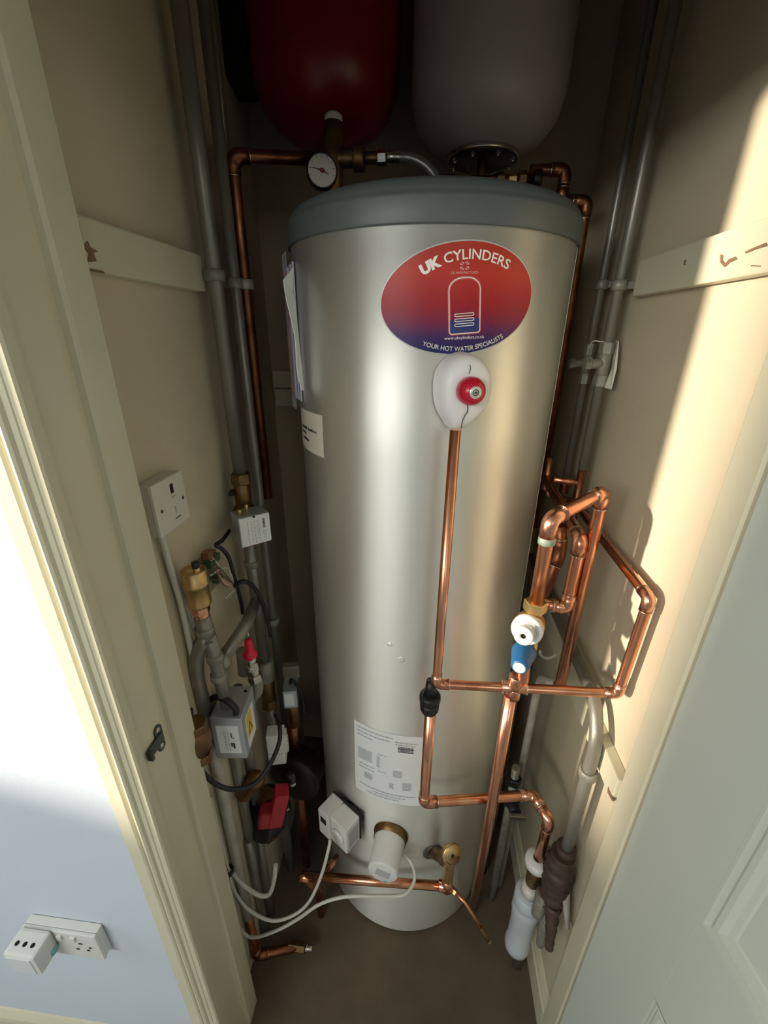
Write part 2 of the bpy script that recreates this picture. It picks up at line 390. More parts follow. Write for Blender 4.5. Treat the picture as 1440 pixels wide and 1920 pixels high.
# the open door
dr = thing('door_1', 'white panelled cupboard door standing open at the right', None, (0.362, 0.47, 0)); dr['kind'] = 'structure'
hd = V((0.130, -0.9915, 0)); hn = V((-hd.y, hd.x, 0)) * -1     # hd along the leaf from the hinge, hn = normal of the visible face
if hn.x > 0: hn = -hn
ML = Matrix(((hd.x, 0, hn.x, 0.362), (hd.y, 0, hn.y, 0.47), (0, 1, 0, 0), (0, 0, 0, 1)))   # local (s, z, out)
W_, T_ = 0.72, 0.036
stile = 0.134
panels = [(stile, 0.963 + 0.044, W_ - stile + 0.02, 1.88), (stile - 0.007, 0.16, W_ - stile + 0.02, 0.79)]
def lbox(mb, s0, z0, s1, z1, o0, o1, bev=0.0): mb.box((s0, z0, o0), (s1, z1, o1), bev, ML); return mb
b = MB(); lbox(b, 0, 0.006, stile, 2.0, -T_, 0, 0.0006); b.build('hinge_stile', DOORM, dr)
b = MB(); lbox(b, W_ - stile + 0.02, 0.006, W_, 2.0, -T_, 0, 0.0006); b.build('lock_stile', DOORM, dr)
for z0, z1 in ((0.006, 0.16), (0.79, 1.007), (1.88, 2.0)):
    b = MB(); lbox(b, stile - 0.006, z0, W_ - stile + 0.026, z1, -T_, -0.0001, 0.0); b.build('door_rail', DOORM, dr)
for s0, z0, s1, z1 in panels:
    b = MB(); lbox(b, s0 - 0.01, z0 - 0.01, s1 + 0.01, z1 + 0.01, -T_ + 0.008, -0.012)
    q = b.build('door_panel', DOORM, dr)
    # moulding frame: stepped profile mitred around the opening
    prof = [(0, 0.0005), (0.004, 0.0005), (0.008, -0.006), (0.013, -0.002), (0.019, -0.0025), (0.024, -0.009), (0.030, -0.010), (0.033, -0.0125)]
    m_ = MB(); rings = []
    for d, o in prof:
        rings.append([m_.bm.verts.new(ML @ V(c)) for c in ((s0 + d, z0 + d, o), (s1 - d, z0 + d, o), (s1 - d, z1 - d, o), (s0 + d, z1 - d, o))])
    for A, B in zip(rings, rings[1:]):
        for k in range(4): m_.bm.faces.new([A[k], A[(k + 1) % 4], B[(k + 1) % 4], B[k]])
    m_.build('panel_moulding', DOORM, q)

# ================================================================== THE HOT WATER CYLINDER
cyl = thing('water_cylinder', 'tall silver hot water cylinder with grey lid and oval red sticker', 'water cylinder', (CX, CYY, 0))
TR = Matrix.Translation((CX, CYY, 0))
b = MB(); b.lathe([(0, 0.012), (0.20, 0.012), (CR - 0.004, 0.012), (CR, 0.02), (CR, 0.5), (CR, 1.0), (CR, 1.5), (CR, 1.842), (0, 1.842)], TR, 128); b.build('jacket', SILVER, cyl)
b = MB(); b.lathe([(0, 0.0), (CR - 0.03, 0.0), (CR - 0.02, 0.012), (0, 0.012)], TR, 96); b.build('base', BLACKP, cyl)
b = MB(); b.lathe([(CR - 0.004, 1.838), (CR + 0.0045, 1.838), (CR + 0.005, 1.840), (CR + 0.005, 1.870), (CR + 0.004, 1.874), (CR + 0.0015, 1.876), (CR + 0.0005, 1.880), (CR - 0.006, 1.890), (CR - 0.022, 1.898), (CR - 0.05, 1.900), (0, 1.903)], TR, 128); b.build('lid', LIDM, cyl)
# long seam of the sheet jacket, seen at the right
b = MB(); b.box((-0.004, -0.0008, 0.02), (0.004, 0.0008, 1.838), 0.0, Matrix.Translation(onc(R_(75), 0)) @ Matrix.Rotation(R_(75), 4, 'Z')); b.build('seam', SILVER, cyl)
for (u, v), rr in (((752, 1237), 0.008), ((731, 1209), 0.006)):
    p = CYL(u, v); th = math.atan2(p.x - CX, CYY - p.y); n = V((math.sin(th), -math.cos(th), 0))
    b = MB(); b.lathe([(0, 0.0006), (rr * 0.4, 0.0002), (rr * 0.8, 0.0009), (rr, -0.0005)], frame(p, n), 20); b.build('dent', SILVER, cyl)

# oval sticker
TILT = R_(5); TH0 = R_(11.0); ZC = 1.744
def sm(off):
    def f(a, c):
        s = a * math.cos(TILT) - c * math.sin(TILT); z = a * math.sin(TILT) + c * math.cos(TILT)
        return onc(TH0 + s / CR, ZC + z, off)
    return f
def ovald(mb, A, B, off, n=72, rings=14):
    f = sm(off); prev = [mb.bm.verts.new(f(0, 0))] * n
    for r in range(1, rings + 1):
        k_ = r / rings
        cur = [mb.bm.verts.new(f(A * k_ * math.cos(2 * PI * k / n), B * k_ * math.sin(2 * PI * k / n))) for k in range(n)]
        for k in range(n):
            q = [prev[k], cur[k], cur[(k + 1) % n], prev[(k + 1) % n]]; u = []
            for x in q:
                if x not in u: u.append(x)
            fc = mb.bm.faces.new(u); fc.smooth = True
        prev = cur
    return mb
st0 = ovald(MB(), 0.1212, 0.0755, 0.0007).build('sticker_border', mat('sticker_edge', (0.5, 0.5, 0.48), 0.3), cyl)
stk = ovald(MB(), 0.1195, 0.0738, 0.0011).build('oval_sticker', STICK, cyl); stk['label'] = 'red to blue oval sticker reading UK CYLINDERS'
def arcpos(x0_, y0, k):
    """baseline y = y0 - k x^2, glyph turned with the slope"""
    def g(x, h, f=sm(0.0016)):
        d = x - x0_; sl = math.atan(-2 * k * d); return f(x - h * math.sin(sl), y0 - k * d * d + h * math.cos(sl))
    return lambda shift: (lambda x, h: g(x + shift, h))
A_ = arcpos(0.0075, 0.0515, 4.1)
text('UK', 0.0185, A_(-0.0405), WHITEINK, stk, 'lettering', bold=0.0011, width=0.0275)
text('CYLINDERS', 0.0180, A_(0.0245), WHITEINK, stk, 'lettering', bold=0.0002, width=0.094)
text('UK MANUFACTURED', 0.0050, lambda x, h: sm(0.0016)(x + 0.0055, 0.0330 + h - 0.05 * x), PINKINK, stk, 'lettering', width=0.039)
text('www.ukcylinders.co.uk', 0.0064, lambda x, h: sm(0.0016)(x + 0.0048, -0.0535 + h - 0.04 * x), WHITEINK, stk, 'lettering', width=0.062)
B_ = arcpos(0.004, -0.0703, -3.2)
text('YOUR HOT WATER SPECIALISTS', 0.0094, B_(0.0045), WHITEINK, stk, 'lettering', width=0.128)
def strip(mb, pts, wd, off, closed=False, f=None):
    f = f or sm(off)
    q_ = []
    for i in range(len(pts) if closed else len(pts) - 1):
        a, c = V((*pts[i], 0)), V((*pts[(i + 1) % len(pts)], 0)); m_ = max(1, int((c - a).length / 0.004))
        for k in range(m_): p = a.lerp(c, k / m_); q_.append((p.x, p.y))
    if not closed: q_.append(pts[-1])
    pts = q_; n = len(pts)
    for i in range(n if closed else n - 1):
        a, c = V((*pts[i], 0)), V((*pts[(i + 1) % n], 0)); d = (c - a)
        if d.length < 1e-7: continue
        d.normalize(); q = V((-d.y, d.x, 0)) * wd / 2; a2, c2 = a - d * wd * 0.3, c + d * wd * 0.3
        vs = [mb.bm.verts.new(f(p.x, p.y)) for p in (a2 + q, a2 - q, c2 - q, c2 + q)]; mb.bm.faces.new(vs)
    return mb
def flat(mb, name, m, parent):
    bm = mb.bm; me = bpy.data.meshes.new(name); off = V((0, 0, 0)); p = parent
    while p is not None: off += V(p.location); p = p.parent
    for v in bm.verts: v.co -= off
    bm.to_mesh(me); bm.free(); me.materials.append(m); o = bpy.data.objects.new(name, me); col.objects.link(o); o.parent = parent
    if 'print' in name or name in ('dial_marks', 'flag_emblem'): o['kind'] = 'stuff'
    return o
def tankpath(x0, x1, y0, y1, rt, rb):
    pts = []
    for cx_, cy_, r, a0 in ((x1 - rt, y1 - rt * 0.8, rt, 0), (x0 + rt, y1 - rt * 0.8, rt, 90), (x0 + rb, y0 + rb, rb, 180), (x1 - rb, y0 + rb, rb, 270)):
        for k in range(7):
            a = R_(a0 + 15 * k); pts.append((cx_ + r * math.cos(a), cy_ + r * math.sin(a) * (0.8 if r == rt else 1)))
    return pts
tp = tankpath(-0.0180, 0.0285, -0.0455, 0.0285, 0.0195, 0.004)
mb = MB(); strip(mb, tp, 0.0036, 0.00135, True); flat(mb, 'tank_glow', mat('glow_print', (0.62, 0.16, 0.13), 0.4), stk)
mb = MB(); strip(mb, tp, 0.0011, 0.0016, True); flat(mb, 'tank_outline', WHITEINK, stk)
mb = MB(); f = sm(0.0014)
for k in range(12):
    xa, xb_ = -0.0172 + 0.0449 * k / 12, -0.0172 + 0.0449 * (k + 1) / 12
    mb.bm.faces.new([mb.bm.verts.new(f(*p)) for p in ((xa, -0.0448), (xb_, -0.0448), (xb_, -0.026), (xa, -0.026))])
flat(mb, 'tank_water', mat('deep_blue_print', (0.02, 0.03, 0.16), 0.4), stk)
mb = MB()
for k in range(3):
    y = -0.0200 - 0.0068 * k
    pts = [(-0.0085, y + 0.0017), (0.0175, y + 0.0017), (0.0189, y + 0.001), (0.0189, y - 0.001), (0.0175, y - 0.0017), (-0.0085, y - 0.0017), (-0.0099, y - 0.001), (-0.0099, y + 0.001)]
    strip(mb, pts, 0.0010, 0.0018, True)
flat(mb, 'coil_print', WHITEINK, stk)
mb = MB()   # little flag: four pale corner blocks split by a cross and diagonals
for sx in (-1, 1):
    for sy in (-1, 1):
        f = sm(0.0016); o = (0.0052, 0.0432)
        for tri in (((0.0012, 0.0050), (0.0012, 0.0022), (0.0048, 0.0050)), ((0.0020, 0.0012), (0.0064, 0.0012), (0.0064, 0.0042))):
            mb.bm.faces.new([mb.bm.verts.new(f(o[0] + sx * x, o[1] + sy * y)) for x, y in tri])
flat(mb, 'flag_emblem', mat('flag_print', (0.72, 0.42, 0.45), 0.4), stk)

# rectangular labels wrapped on the jacket
def wraplabel(name, th0, th1, z0, z1, m, off=0.0009, skew=0.0):
    mb = MB(); n = 16; rows = []
    for z in (z0, z1): rows.append([mb.bm.verts.new(onc(th0 + (th1 - th0) * k / n, z + skew * k / n, off)) for k in range(n + 1)])
    for k in range(n):
        fc = mb.bm.faces.new([rows[0][k], rows[0][k + 1], rows[1][k + 1], rows[1][k]]); fc.smooth = True
    return flat(mb, name, m, cyl)
ra, rb_ = R_(-28.9), R_(8.0); rz0, rz1 = 0.607, 0.848
rl = wraplabel('rating_label', ra, rb_, rz0, rz1, PAPER); rl['label'] = 'white rating label with grey print'
def LB(th0, th1, z0, z1, off=0.0014):
    return lambda u, v: onc(th0 + (th1 - th0) * u, z1 + (z0 - z1) * v, off)     # u right, v down, 0..1
def pr_rect(mb, f, u0, v0, u1, v1, n=4):
    for k in range(n):
        a, c = u0 + (u1 - u0) * k / n, u0 + (u1 - u0) * (k + 1) / n
        mb.bm.faces.new([mb.bm.verts.new(f(*p)) for p in ((a, v1), (c, v1), (c, v0), (a, v0))])
f = LB(ra, rb_, rz0, rz1); mb = MB()
rnd = random.Random(3)
for u0, v0, u1, v1 in ((0.04, 0.05, 0.6, 0.05), (0.05, 0.10, 0.55, 0.10), (0.05, 0.15, 0.30, 0.15), (0.62, 0.09, 0.93, 0.09), (0.62, 0.12, 0.90, 0.12), (0.08, 0.55, 0.32, 0.55), (0.08, 0.60, 0.32, 0.60), (0.08, 0.86, 0.93, 0.86), (0.3, 0.90, 0.8, 0.90), (0.2, 0.94, 0.7, 0.94), (0.38, 0.32, 0.5, 0.32), (0.38, 0.56, 0.5, 0.56)):
    x = u0
    while x < u1:
        l = rnd.uniform(0.015, 0.06); pr_rect(mb, f, x, v0, min(x + l, u1), v0 + 0.014, 1); x += l + 0.012
for u0, v0, u1, v1, rows in ((0.06, 0.34, 0.30, 0.50, 8), (0.36, 0.36, 0.42, 0.52, 6), (0.60, 0.50, 0.74, 0.60, 5), (0.16, 0.66, 0.30, 0.76, 5), (0.55, 0.70, 0.62, 0.78, 4), (0.74, 0.66, 0.88, 0.78, 6)):
    for k in range(rows):
        pr_rect(mb, f, u0, v0 + (v1 - v0) * k / rows, u1 - rnd.uniform(0, 0.02), v0 + (v1 - v0) * (k + 0.55) / rows, 2)
flat(mb, 'print', INKG, rl)
mb = MB(); pr_rect(mb, f, 0.66, 0.17, 0.88, 0.185); pr_rect(mb, f, 0.66, 0.215, 0.88, 0.225)
x = 0.665
while x < 0.87:
    l = rnd.uniform(0.008, 0.02); pr_rect(mb, f, x, 0.148, x + l, 0.165, 1); pr_rect(mb, f, x, 0.19, x + l, 0.21, 1); x += l + 0.008
flat(mb, 'dark_print', INK, rl)
wa, wb = R_(-76), R_(-42.6)
wlb = wraplabel('warning_label', wa, wb, 1.478, 1.558, CREAMPAPER); wlb['label'] = 'cream paper label on the left side of the jacket'
f = LB(wa, wb, 1.478, 1.558); mb = MB()
for u0, u1, v0 in ((0.30, 0.56, 0.42), (0.60, 0.84, 0.42), (0.30, 0.50, 0.55), (0.34, 0.60, 0.70)):
    x = u0
    while x < u1:
        l = rnd.uniform(0.02, 0.035); pr_rect(mb, f, x, v0 - 0.02 * (l > 0.028), x + l, v0 + 0.055, 1); x += l + 0.012
flat(mb, 'print', INK, wlb)

# documents in a clear sleeve on the left side
dt = R_(-68)
doc = thing('document_sleeve', 'clear plastic sleeve of paper manuals stuck to the left side of the cylinder', 'document sleeve', tuple(onc(dt, 1.565)))
def docslab(mb, th0, th1, z0, z1, o0, o1):
    n = 5
    for k in range(n):
        a, c = th0 + (th1 - th0) * k / n, th0 + (th1 - th0) * (k + 1) / n
        vs = [onc(t, z, o) for o in (o0, o1) for z in (z0, z1) for t in (a, c)]
        mb._faces(vs, [(0, 1, 3, 2), (4, 6, 7, 5), (0, 4, 5, 1), (2, 3, 7, 6), (0, 2, 6, 4), (1, 5, 7, 3)])
    return mb
for k in range(4):
    docslab(MB(), R_(-96), R_((-61.5, -62.5, -63.5, -66.5)[k]), 1.572 + 0.003 * k, 1.812 - 0.004 * k, 0.002 + 0.0036 * k, 0.0050 + 0.0036 * k).build('booklet', PAPERSTACK if k != 3 else BOOKRED, doc)
def sheet(mb, pts, th=0.0006):
    ps = [V(p) for p in pts]; n = (ps[1] - ps[0]).cross(ps[2] - ps[0]).normalized() * th
    bm = mb.bm; A = [bm.verts.new(p + n) for p in ps]; B = [bm.verts.new(p - n) for p in ps]
    bm.faces.new(A); bm.faces.new(list(reversed(B)))
    for k in range(len(A)): bm.faces.new([A[k], A[(k + 1) % len(A)], B[(k + 1) % len(A)], B[k]])
# curling front leaf
n = 10; mb = MB(); L0 = []; L1 = []
for k in range(n + 1):
    t = k / n; u = [531, 534, 538, 543, 548, 552, 554, 555, 556, 560, 566][k]; v = 525 + 207 * t
    L0.append(P(u, v, y=0.775)); L1.append(P(549 + 21 * t if k > 1 else 549, (502 if k == 0 else v), y=0.80))
for k in range(n): sheet(mb, [L0[k], L1[k], L1[k + 1]]); sheet(mb, [L0[k], L1[k + 1], L0[k + 1]])
mb.build('loose_page', PAPER, doc)
docslab(MB(), R_(-97), R_(-59.5), 1.558, 1.825, 0.0166, 0.0172).build('sleeve', FILM, doc)

# ================================================================== RELIEF VALVE WITH WHITE COVER ON THE FRONT
pc = CYL(867, 733); vth = math.atan2(pc.x - CX, CYY - pc.y)
vn = V((math.sin(vth), -math.cos(vth), 0)); vx = V((math.cos(vth), math.sin(vth), 0))
rv = thing('relief_valve', 'white pear shaped insulated relief valve with red ball knob below the oval sticker', 'valve', tuple(CYL(867, 733)))
# cover: lofted dome, pear outline
opx = [(865, 670), (890, 676), (909, 692), (919, 712), (920, 742), (913, 768), (896, 790), (874, 806), (862, 809), (847, 808), (838, 796), (824, 775), (817, 750), (816, 718), (823, 696), (842, 677)]
cl = [V(((u - 868) / 1290.0, 0, -(v - 732) / 1250.0)) for u, v in opx]; NO = 64; outl = []
for k in range(NO):
    t = k / NO * len(cl); i0 = int(t); t -= i0
    p0, p1, p2, p3 = (cl[(i0 + q) % len(cl)] for q in (-1, 0, 1, 2))
    q = 0.5 * ((2 * p1) + (p2 - p0) * t + (2 * p0 - 5 * p1 + 4 * p2 - p3) * t * t + (3 * p1 - p0 - 3 * p2 + p3) * t ** 3)
    outl.append((q.x, q.z))
mb = MB(); prev = None
Q0 = CYL(868, 727, 0.03)
for sc, o in ((1.0, 0.002), (1.02, 0.008), (1.0, 0.03), (0.96, 0.045), (0.88, 0.055), (0.72, 0.061), (0.5, 0.063), (0.25, 0.062), (0.0001, 0.0615)):
    cur = []
    for x, z in outl:
        px = Q0.x * 1 + 0; base = onc(math.atan2(Q0.x - CX, CYY - Q0.y), Q0.z, o)
        zz = z * sc
        cur.append(mb.bm.verts.new(base + vx * x * sc + V((0, 0, zz))))
    if prev:
        for k in range(NO):
            fc = mb.bm.faces.new([prev[k], prev[(k + 1) % NO], cur[(k + 1) % NO], cur[k]]); fc.smooth = True
    prev = cur
bmesh.ops.remove_doubles(mb.bm, verts=mb.bm.verts, dist=0.00005)
mb.build('insulation_cover', WHITER, rv)
# split line of the cover
mb = MB(); sp_ = [CYL(u, v, 0.0642) for u, v in ((874, 757), (877, 763), (876, 772), (871, 780), (867, 790), (865, 803))]
mb.tube(spline(sp_, 5), 0.0007, 6); mb.build('split_line', INK, rv); mb = MB(); sp_ = [CYL(u, v, 0.0635) for u, v in ((881, 684), (882, 692), (879, 701))]; mb.tube(spline(sp_, 5), 0.0005, 6)
mb.build('split_line', INK, rv)
kb = CYL(876, 731, 0.058); kn = (V((0, 0, CAMZ)) - kb); kn = (vn + V((0, 0, 0.02))).normalized()
MB().cyl(kb - kn * 0.0, kb + kn * 0.012, 0.0145).build('valve_neck', BLACKP, rv)
kh = MB().lathe([(0, 0.004), (0.0165, 0.004), (0.0195, 0.009), (0.0200, 0.018), (0.0185, 0.026), (0.0150, 0.0325), (0.0100, 0.036), (0.0085, 0.0365), (0, 0.0365)], frame(kb, kn), 40).build('knob', REDP, rv)
mb = MB(); mb.lathe([(0, 0.0370), (0.0080, 0.0370), (0.0088, 0.0362)], frame(kb, kn), 28); mb.build('knob_badge', mat('silver_badge', (0.7, 0.68, 0.62), 0.3, 0.5), kh)
mb = MB(); mb.ring(kb + kn * 0.0368, kb + kn * 0.0376, 0.0045, 0.0032, 24); mb.cyl(kb + kn * 0.0368, kb + kn * 0.0375, 0.0018, seg=12); mb.build('badge_print', INK, kh)

# ================================================================== COPPER DISCHARGE PIPEWORK (front)
YF = 0.612
def col_at(u, v, y): p = P(u, v, y=y); return p
top = P(858, 800, y=YF); e1 = P(818, 1282, y=YF); zl = e1.z
xv = (top.x + e1.x) / 2
tee = P(964, 1289, y=YF); e2 = P(1158, 1300, y=YF)
dp = thing('discharge_pipe', 'thin copper discharge pipe dropping from the red knob valve and looping right', 'pipe', (xv, YF, zl))
e1 = V((e1.x, YF, zl)); top = V((top.x - 0.003, YF, top.z)); zr = e2.z; xr = min(e2.x, XR - 0.014)
up = P(1213, 1122, x=xr - 0.004)
run(dp, [top - V((0, 0, 0.004)), e1, V((xr, YF, zr)), V((xr, up.y, up.z)), V((xr - 0.004, 0.97, up.z + 0.012)), V((0.305, 1.05, up.z + 0.015)), V((0.305, 1.05, 1.42))], 0.0085)
b = MB(); b.cyl(V((tee.x - 0.022, YF, tee.z)), V((tee.x + 0.022, YF, tee.z + 0.0015)), 0.0112); b.cyl(tee, tee + V((0.001, 0, 0.028)), 0.0125); b.cyl(tee + V((0, 0, 0)), tee - V((0, 0, 0.024)), 0.0125)
tg = b.build('tee_fitting', COPFIT, dp)
for dx in (-0.022, 0.021): MB().cyl(V((tee.x + dx, YF, tee.z)), V((tee.x + dx + 0.0018, YF, tee.z)), 0.0118).build('solder_joint', SOLDER, tg)
# big riser below the tee
rs = thing('riser_pipe', 'wider copper pipe running down from the tee under the blue capped valve', 'pipe', (tee.x, YF + 0.1, 0.0))
b1 = P(893, 1668, y=YF)
xm = tee.x - 0.004
bq = P(885, 1700, z=0.0)
run(rs, [V((xm, YF, tee.z - 0.02)), V((xm + 0.002, YF + 0.01, 0.66)), V((bq.x - 0.002, bq.y - 0.012, 0.0))], 0.011, elbows=False, rad=0.2)

# pressure reducing valve column at YC
YC = 0.630
pt = P(1034, 985, y=YC); pb = P(1003, 1132, y=YC); xc = (pt.x + pb.x) / 2 - 0.001
prv = thing('pressure_reducing_valve', 'brass pressure valve with white knob under the copper loop', 'valve', (xc, YC, 1.2))
zt = pb.z
b = MB(); b.cyl((xc, YC, zt + 0.006), (xc, YC, zt - 0.014), 0.0195, hexa=True); b.cyl((xc, YC, zt - 0.010), (xc, YC, zt - 0.03), 0.013); b.build('compression_nut', BRASS, prv)
wc = P(982, 1183, y=YC - 0.03)          # white cap centre
bd = V((xc - 0.003, YC, wc.z - 0.006))
ax = V((-0.42, -0.92, 0.20)).normalized()
b = MB(); b.sphere(bd, 0.025, 1, 0.95, 1.0); b.cyl(bd, bd + ax * 0.026, 0.025, 0.0265); b.build('body', BRASS, prv)
ax = V((-0.16, -1, 0.26)).normalized()
ax = V((-0.42, -0.92, 0.20)).normalized()
b = MB(); b.lathe([(0, 0.018), (0.0250, 0.018), (0.0260, 0.021), (0.0260, 0.031), (0.0240, 0.034), (0.0215, 0.0345), (0.0190, 0.029), (0, 0.029)], frame(bd, ax), 40); cp = b.build('white_cap', WHITEP, prv)
b = MB(); b.lathe([(0.017, 0.028), (0.0165, 0.034), (0.013, 0.036)], frame(bd, ax), 6, False); b.lathe([(0.0125, 0.029), (0.0135, 0.040), (0.0150, 0.046), (0.0160, 0.056), (0.0145, 0.058), (0.0045, 0.058), (0.0045, 0.054), (0, 0.054)], frame(bd, ax), 32); kb2 = b.build('white_knob', WHITEP, cp)
b = MB(); b.lathe([(0, 0.0545), (0.0043, 0.0545), (0.0043, 0.0565)], frame(bd, ax), 16); b.build('knob_hole', HOLE, prv)
b = MB(); b.cyl(bd + V((0.006, 0.0, -0.02)), bd + V((0.006, 0, -0.055)), 0.0125, hexa=True); b.cyl(bd + V((0.004, 0.004, -0.05)), bd + V((0.004, 0.004, -0.062)), 0.015, hexa=True); b.build('tail_nut', BRASS, prv)
# blue capped expansion relief valve
bc = P(969, 1222, y=YC - 0.012)
brv = thing('blue_cap_valve', 'blue capped relief valve between white knob valve and copper tee', 'valve', (bc.x, YC, bc.z - 0.05))
b = MB(); b.cyl((xc - 0.004, YC + 0.005, bc.z + 0.012), (xc - 0.006, YF - 0.004, tee.z + 0.02), 0.0115); b.build('outlet_pipe', COPPER, brv)
a2 = V((-0.36, -0.93, 0.0)).normalized()
o2 = V((xc - 0.006, YC - 0.004, bc.z))
b = MB(); b.cyl(o2 + V((0, 0.01, 0)), o2 + a2 * 0.008, 0.0195); b.build('valve_body', BLACKP, brv)
b = MB(); b.lathe([(0, 0.004), (0.0205, 0.004), (0.0215, 0.007), (0.0212, 0.012), (0.0190, 0.020), (0.0155, 0.044), (0.0135, 0.050), (0.0115, 0.052), (0, 0.052)], frame(o2, a2), 40); cc = b.build('blue_cap', BLUEP, brv)
b = MB(); b.lathe([(0, 0.0528), (0.0095, 0.0528), (0.0104, 0.0520)], frame(o2, a2), 24); bg = b.build('cap_badge', WHITEP, cc)
# copper loop from the valve up, across and down
vb = P(1128, 928, y=0.73); vb2 = P(1052, 1285, y=0.73); xd = (vb.x + vb2.x) / 2
lp = thing('copper_loop', 'thick copper loop rising above the brass valve and dropping beside the wall', 'pipe', (xd, 0.73, 1.0))
zz = P(1030, 978, y=YC).z
run(lp, [V((xc, YC, zt - 0.004)), V((xc, YC, zz + 0.004)), V((xd, 0.73, P(1128, 922, y=0.73).z)), V((xd, 0.73, vb2.z))], 0.0112, rad=0.026)
b = MB(); fl = V((xc, YC, P(1020, 1013, y=YC).z)); b.cyl(fl + V((0, 0, 0.007)), fl - V((0, 0, 0.006)), 0.0135); b.build('flux_stain', FLUX, lp)
b = MB(); b.cyl((xd, 0.73, vb2.z + 0.002), (xd, 0.73, vb2.z - 0.010), 0.0145); b.build('end_collar', SOLDER, lp)
wp = thing('pale_drop_pipe', 'pale painted pipe below the copper loop by the right wall', 'pipe', (xd, 0.73, 0.0))
run(wp, [V((xd, 0.735, vb2.z - 0.008)), V((xd + 0.002, 0.86, vb2.z - 0.10)), V((xd + 0.002, 0.86, 0.0))], 0.010, PALEPIPE, GALVF, elbows=False, rad=0.05)
# second, inner U shaped copper pipe
iu = thing('inner_copper_pipe', 'copper pipe bent in a U behind the brass valve', 'pipe', (0.28, 0.75, 1.2))
yI = 0.72
q1 = P(1000, 905, y=1.0); q2 = P(1085, 1012, y=yI); q3 = P(1066, 1140, y=yI); q4 = P(1018, 1132, y=yI)
xi = (q2.x + q3.x) / 2
run(iu, [V((0.31, 1.18, q2.z + 0.012)), V((xi, yI, q2.z)), V((xi, yI, q3.z)), V((q4.x, yI, q3.z + 0.006))], 0.0112)
ob = thing('dark_copper_branch', 'dull copper branch sloping between the copper loops', 'pipe', (0.25, 0.8, 1.2))
run(ob, [P(1052, 985, y=0.80), P(1050, 1035, y=0.80), P(1010, 1140, y=0.76)], 0.0112, COPSHADE, COPSHADE)

# black tundish and discharge below
td = P(808, 1312, y=YF + 0.012)
tun = thing('tundish', 'black plastic tundish under the copper elbow', 'tundish', tuple(td - V((0, 0, 0.03))))
Tm = Matrix.Translation((td.x - 0.002, YF + 0.012, td.z))
MB().lathe([(0, 0.048), (0.009, 0.048), (0.0105, 0.030), (0.0135, 0.012), (0, 0.012)], Tm, 28).build('inlet_cone', BLACKP, tun)
MB().lathe([(0, 0.014), (0.0185, 0.014), (0.0205, 0.010), (0.0205, 0.000), (0.0185, -0.004), (0.0165, -0.006), (0, -0.006)], Tm, 32).build('window_body', BLACKP, tun)
MB().lathe([(0, -0.007), (0.0180, -0.007), (0.0188, -0.012), (0.0180, -0.024), (0.0150, -0.030), (0, -0.030)], Tm, 32).build('outlet_nut', BLACKP, tun)
tl = P(797, 1505, y=YF + 0.02)
xw = (td.x + tl.x) / 2 - 0.001; zb = tl.z
ed1 = P(1000, 1490, z=zb - 0.012); ed2 = P(1030, 1536, z=zb - 0.012)
tdp = thing('tundish_pipe', 'copper pipe from the black tundish crossing low behind the riser', 'pipe', (xw, YF + 0.02, zb))
e3 = V((ed1.x, max(ed1.y, 0.67), zb - 0.012)); e4 = V((ed2.x, ed2.y, zb - 0.014))
run(tdp, [V((xw, YF + 0.012, td.z - 0.024)), V((xw, YF + 0.02, zb)), e3, e4, V((e4.x - 0.002, e4.y, P(1013, 1618, y=e4.y).z))], 0.0110)
zc_ = P(1013, 1618, y=e4.y).z
hv = thing('waste_valve', 'white plastic waste valve with brass adaptor hanging at lower right', 'waste trap', (e4.x, e4.y, 0.2))
ctr = V((e4.x - 0.003, e4.y, 0)); Th = lambda z: Matrix.Translation((ctr.x, ctr.y, z))
MB().lathe([(0.011, 0.018), (0.024, 0.016), (0.028, 0.010), (0.028, -0.004), (0.022, -0.008), (0.0, -0.008)], Th(zc_), 32).build('white_collar', WHITEP, hv)
zc2 = P(1000, 1655, y=e4.y).z
MB().cyl((ctr.x, ctr.y, zc_ - 0.006), (ctr.x, ctr.y, zc2), 0.018, 0.016).build('brass_adaptor', BRASSOLD, hv)
ztop, zbot = P(990, 1672, y=e4.y).z, P(960, 1772, y=e4.y).z
MB().lathe([(0, 0.03), (0.0200, 0.03), (0.0215, 0.0), (0.0, 0.0)], Th(ztop), 32).build('inlet_sleeve', CREAMP, hv)
Lh = ztop - zbot
MB().lathe([(0.0, 0.0), (0.024, 0.0), (0.031, 0.004), (0.0325, 0.02), (0.031, 0.034), (0.0295, 0.04), (0.0295, Lh * 0.42), (0.0305, Lh * 0.6), (0.034, Lh * 0.70), (0.034, Lh * 0.80), (0.032, Lh * 0.82), (0.034, Lh * 0.84), (0.034, Lh * 0.98), (0.030, Lh * 1.0), (0.0, Lh * 1.0)], Th(zbot), 40).build('valve_sleeve', WASTE, hv)

